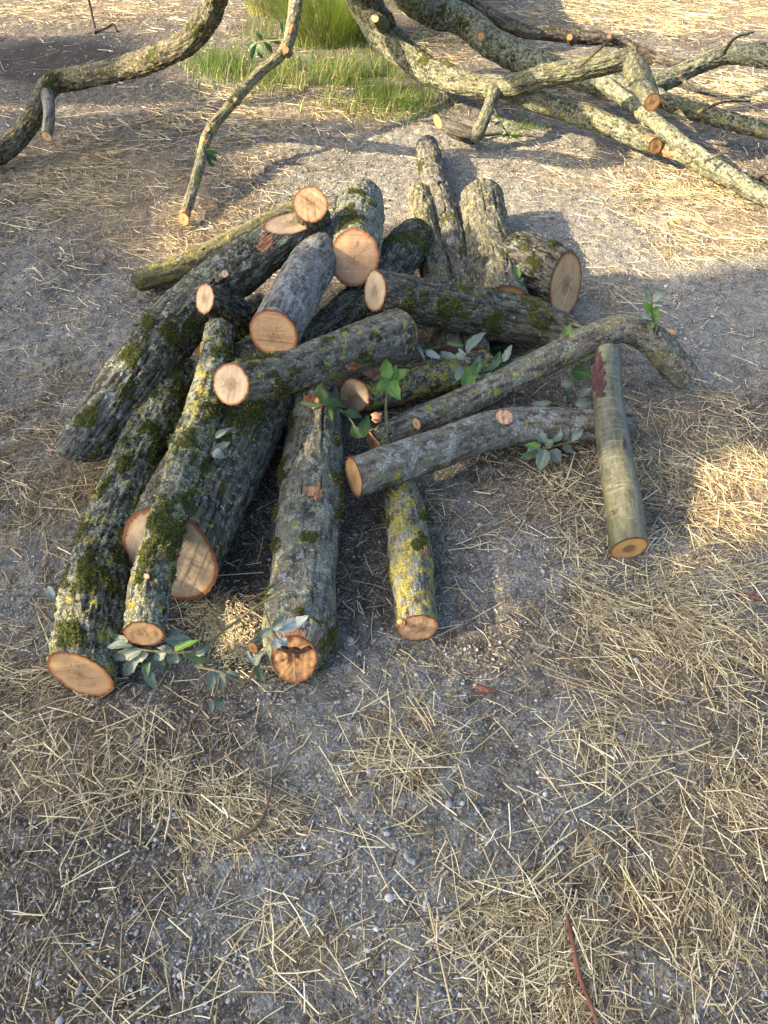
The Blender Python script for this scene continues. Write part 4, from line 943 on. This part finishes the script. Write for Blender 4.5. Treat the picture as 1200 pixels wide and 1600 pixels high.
B, Hh, T = gpts([(350, 108, 32, 12, 2600, .16, .33), (430, 118, 50, 18, 2600, .15, .45), (540, 125, 60, 16, 3600, .16, .45), (600, 120, 45, 22, 3000, .17, .38), (600, 165, 40, 12, 1500, .12, .4), (650, 165, 28, 10, 1200, .11, .38), (480, 140, 70, 22, 1500, .13, .72), (830, 200, 16, 5, 500, .07, .3), (690, 45, 16, 8, 300, .10, .45), (420, 60, 25, 14, 900, .2, .5)])
kp = rng.uniform(0, 1, len(B)) < .42; B, Hh, T = B[kp], Hh[kp] * rng.uniform(.5, 1.15, kp.sum()), np.clip(T[kp] + rng.normal(.0, .2, kp.sum()), 0, 1)
g = blades('grass', B, Hh, rng.uniform(.002, .0045, len(B)), rng.uniform(.1, 1.1, len(B)), T)
tag(g, 'short green grass growing round the felled tree', 'grass', kind='stuff')
# tall tussock
n = 2600
c0 = P(512, 62); ra = np.sqrt(rng.uniform(0, 1, n)); az = rng.uniform(0, 6.28, n)
bs = np.stack([c0[0] + ra * .30 * np.cos(az), c0[1] + ra * .26 * np.sin(az), np.full(n, -.01)], 1)
ln = np.stack([np.cos(az), np.sin(az)], 1) * (ra * rng.uniform(.4, 1.5, n))[:, None] + rng.normal(0, .16, (n, 2))
ts = blades('grass_tussock', bs, rng.uniform(.25, .72, n), rng.uniform(.002, .0042, n), ln, np.clip(rng.normal(.58, .2, n), 0, 1), 6)
tag(ts, 'tall spiky yellow green grass tussock at the top between slim branch and felled tree', 'grass tussock')
n = 1000
c0 = P(430, 20); ra = np.sqrt(rng.uniform(0, 1, n)); az = rng.uniform(0, 6.28, n)
bs = np.stack([c0[0] + ra * .22 * np.cos(az), c0[1] + ra * .2 * np.sin(az), np.full(n, -.01)], 1)
ln = np.stack([np.cos(az), np.sin(az)], 1) * (ra * rng.uniform(.3, .9, n))[:, None] + rng.normal(0, .1, (n, 2))
ts = blades('grass_tussock', bs, rng.uniform(.25, .5, n), rng.uniform(.0025, .0045, n), ln, np.clip(rng.normal(.72, .14, n), 0, 1), 6)
tag(ts, 'smaller dry yellow grass tussock behind the glossy dark leaves', 'grass tussock')

# ------------------------------------------------------------------ sun, sky and the trees that shade the pile
SUN_AZ, SUN_EL = 16.0, 27.0           # shadows fall to +x, turned SUN_AZ degrees away from the viewer
sh = np.array([math.cos(R(SUN_AZ)), math.sin(R(SUN_AZ))])
tosun = np.array([-sh[0] * math.cos(R(SUN_EL)), -sh[1] * math.cos(R(SUN_EL)), math.sin(R(SUN_EL))])
S_LEN = 1 / math.tan(R(SUN_EL))
sun = bpy.data.lights.new('sun', 'SUN'); sun.energy = 5.0; sun.angle = R(.55); sun.color = (1.0, .80, .55)
so = bpy.data.objects.new('sun', sun); COL.objects.link(so); so.location = (-12, -6, 8)
so.rotation_euler = Vector(-tosun).to_track_quat('-Z', 'Y').to_euler()
w = bpy.data.worlds.new('World'); scene.world = w; w.use_nodes = True
nt = w.node_tree; bg = nt.nodes['Background']; sky = nt.nodes.new('ShaderNodeTexSky')
sky.sky_type = 'NISHITA'; sky.sun_disc = False; sky.sun_elevation = R(SUN_EL)
sky.air_density = .8; sky.dust_density = 5.0; sky.ozone_density = 1.5
sky.sun_rotation = math.atan2(tosun[0], tosun[1])
nt.links.new(sky.outputs[0], bg.inputs[0]); bg.inputs[1].default_value = .15

LIT = [  # sunlit openings on the ground: (pixel x, y, rx, ry, strength)
    (120, 15, 420, 42, 1), (330, 70, 120, 60, 1), (150, 172, 200, 16, .95), (110, 246, 70, 12, .9), (215, 238, 80, 12, .75), (170, 335, 30, 17, .9), (115, 412, 26, 12, .5), (285, 335, 45, 38, 1), (330, 395, 110, 40, 1), (420, 415, 190, 48, 1),
    (480, 330, 160, 50, 1), (560, 250, 240, 45, 1), (720, 260, 240, 110, 1), (900, 100, 420, 190, 1), (1000, 330, 330, 110, 1), (700, 370, 160, 110, .9), (960, 420, 110, 60, .8), (1160, 760, 85, 95, 1), (1140, 600, 90, 40, .55), (1010, 1000, 170, 60, .45), (1120, 1250, 120, 60, .25), (560, 90, 260, 110, 1)]
HOLES = [(488, 640, .16, 30, 26), (120, 900, .12, 26, 90), (630, 945, .1, 20, 60), (352, 985, .02, 26, 40), (415, 930, .12, 12, 60), (965, 770, .1, 22, 60), (655, 320, .12, 22, 50), (745, 340, .15, 26, 60), (560, 310, .4, 40, 25), (210, 610, .2, 20, 40), (370, 552, .22, 16, 14), (330, 640, .3, 14, 30), (485, 310, .5, 20, 16), (455, 350, .43, 20, 10), (560, 745, .15, 14, 26)]
hol = []
for (a, b, zz, rx, ry) in HOLES:
    c = P(a, b, zz); s_ = float(depth(c)) / FP
    g_ = c[:2] + sh * S_LEN * zz
    hol.append((g_[0], g_[1], rx * s_ + .09, ry * s_ * 1.5 + .11))
def lit(x, y):
    px, py = to_px(x, np.maximum(y, .02))
    p_ = np.stack([x * 2.2, y * 2.2, np.zeros_like(x)], 1)
    wob = (fbm(p_, 501, 4) - .5) * 1.1
    m = np.zeros_like(x)
    for (cx, cy, rx, ry, v) in LIT:
        d = np.sqrt(((px - cx) / rx) ** 2 + ((py - cy) / ry) ** 2) + wob * .6
        m = np.maximum(m, v * sm(1.08, .92, d))
    for (hx, hy, rx, ry) in hol:
        d = np.sqrt(((x - hx) / rx) ** 2 + ((y - hy) / ry) ** 2) + wob * .5
        m = np.maximum(m, .95 * sm(1.1, .8, d))
    return np.where(y < .05, 0, m)
t = NT('canopy_leaf'); ti = t.attr('tint').outputs['Fac']
CAN = t.done(t.ramp(ti, [(0, (.03, .06, .015)), (.6, (.06, .11, .025)), (1, (.10, .15, .04))]), .55, None, .3, (.2, (.10, .18, .02)))
TRUNK = bark_material(900, **DARKB, grey=.4, yellow=.2, blue=.1)
def shade_tree(label, base, crown, rad, n, seed):
    rg = np.random.default_rng(seed)
    root = empty('shade_tree', (base[0], base[1], 0), label, 'tree', 'trees shading the clearing')
    base = np.array(base); crown = np.array(crown); rad = np.array(rad)
    W = tube(np.array([[base[0], base[1], -.1, .24], [base[0] + .1, base[1], 1.2, .19], [base[0] * .6 + crown[0] * .4, base[1] * .6 + crown[1] * .4, 2.6, .16], [crown[0], crown[1], crown[2], .11], [crown[0], crown[1] + .2, crown[2] + rad[2] * .8, .04]]), .04, seed, 1.5)
    mesh_np('trunk', W.V.reshape(-1, 3), [grid_faces(W.ns, W.nt)], TRUNK, root, {'bc': W.bc, 'moss': W.mo, 'crk': W.crk})
    q = rg.normal(0, 1, (n * 6, 3)); q /= np.linalg.norm(q, axis=1)[:, None]; q *= rg.uniform(0, 1, (n * 6, 1)) ** (1 / 3)
    q = crown + q * rad
    out = fbm(q * .9, seed, 3)
    q = q[out > .36]
    gr = q[:, :2] + sh * (q[:, 2] * S_LEN)[:, None]
    L_ = lit(gr[:, 0], gr[:, 1])
    q = q[rg.uniform(0, 1, len(q)) > L_ * 1.02][:n]; m = len(q)
    ax = rg.normal(0, 1, (m, 3)); ax /= np.linalg.norm(ax, axis=1)[:, None]
    sd = np.cross(ax, rg.normal(0, 1, (m, 3))); sd /= np.linalg.norm(sd, axis=1)[:, None]
    Ln = rg.uniform(.045, .08, m)[:, None]; Wd = Ln * .36
    V = np.stack([q - ax * Ln, q - ax * Ln * .2 + sd * Wd, q + ax * Ln * .5 + sd * Wd * .8, q + ax * Ln, q + ax * Ln * .5 - sd * Wd * .8, q - ax * Ln * .2 - sd * Wd], 1).reshape(-1, 3)
    b = np.arange(m)[:, None] * 6
    mesh_np('crown', V, [b + np.arange(6)], CAN, root, {'tint': np.repeat(rg.uniform(0, 1, m), 6)}, smooth=False)
    for k in range(7):
        a_ = rg.uniform(0, 6.28); e = crown + rad * np.array([math.cos(a_) * .75, math.sin(a_) * .75, rg.uniform(-.4, .5)])
        gr = e[:2] + sh * e[2] * S_LEN
        if lit(np.array([gr[0]]), np.array([gr[1]]))[0] > .3: continue
        m0 = np.array([crown[0], crown[1], crown[2] - rad[2] * .5])
        md = (m0 + e) / 2 + [0, 0, .2]
        W = tube(np.array([[*m0, .07], [*md, .045], [*e, .012]]), .04, seed + k, .6)
        mesh_np('limb', W.V.reshape(-1, 3), [grid_faces(W.ns, W.nt)], TRUNK, root, {'bc': W.bc, 'moss': W.mo, 'crk': W.crk})
def beam(gx_, gy_, d):
    return (gx_ - sh[0] * d, gy_ - sh[1] * d, d / S_LEN)
shade_tree('broad leafy tree on the left whose crown shades the woodpile', (-9.2, -1.2), beam(.2, 1.6, 9.2), (3.1, 3.2, 2.5), 44000, 31)
shade_tree('leafy tree further left shading the strawy ground by the curved bough', (-11.5, 1.8), beam(-2.2, 4.6, 9.8), (2.8, 2.9, 2.3), 34000, 32)

# ------------------------------------------------------------------ camera and output
cam = bpy.data.cameras.new('camera'); co = bpy.data.objects.new('camera', cam); COL.objects.link(co)
co.location = (0, 0, CAM_H); co.rotation_euler = (R(90 - PITCH), 0, 0)
cam.sensor_fit = 'VERTICAL'; cam.angle = R(FOV); cam.clip_start = .02; cam.clip_end = 2000
scene.camera = co
vs = scene.view_settings
scene.display_settings.display_device = 'sRGB'
vs.view_transform = 'Standard'; vs.look = 'None'; vs.gamma = 1; vs.use_curve_mapping = False; vs.exposure = 2.1
scene.cycles.use_denoising = True; scene.cycles.denoising_prefilter = 'ACCURATE'; scene.cycles.adaptive_threshold = .004; scene.cycles.sample_clamp_indirect = 4
scene.cycles.max_bounces = 6
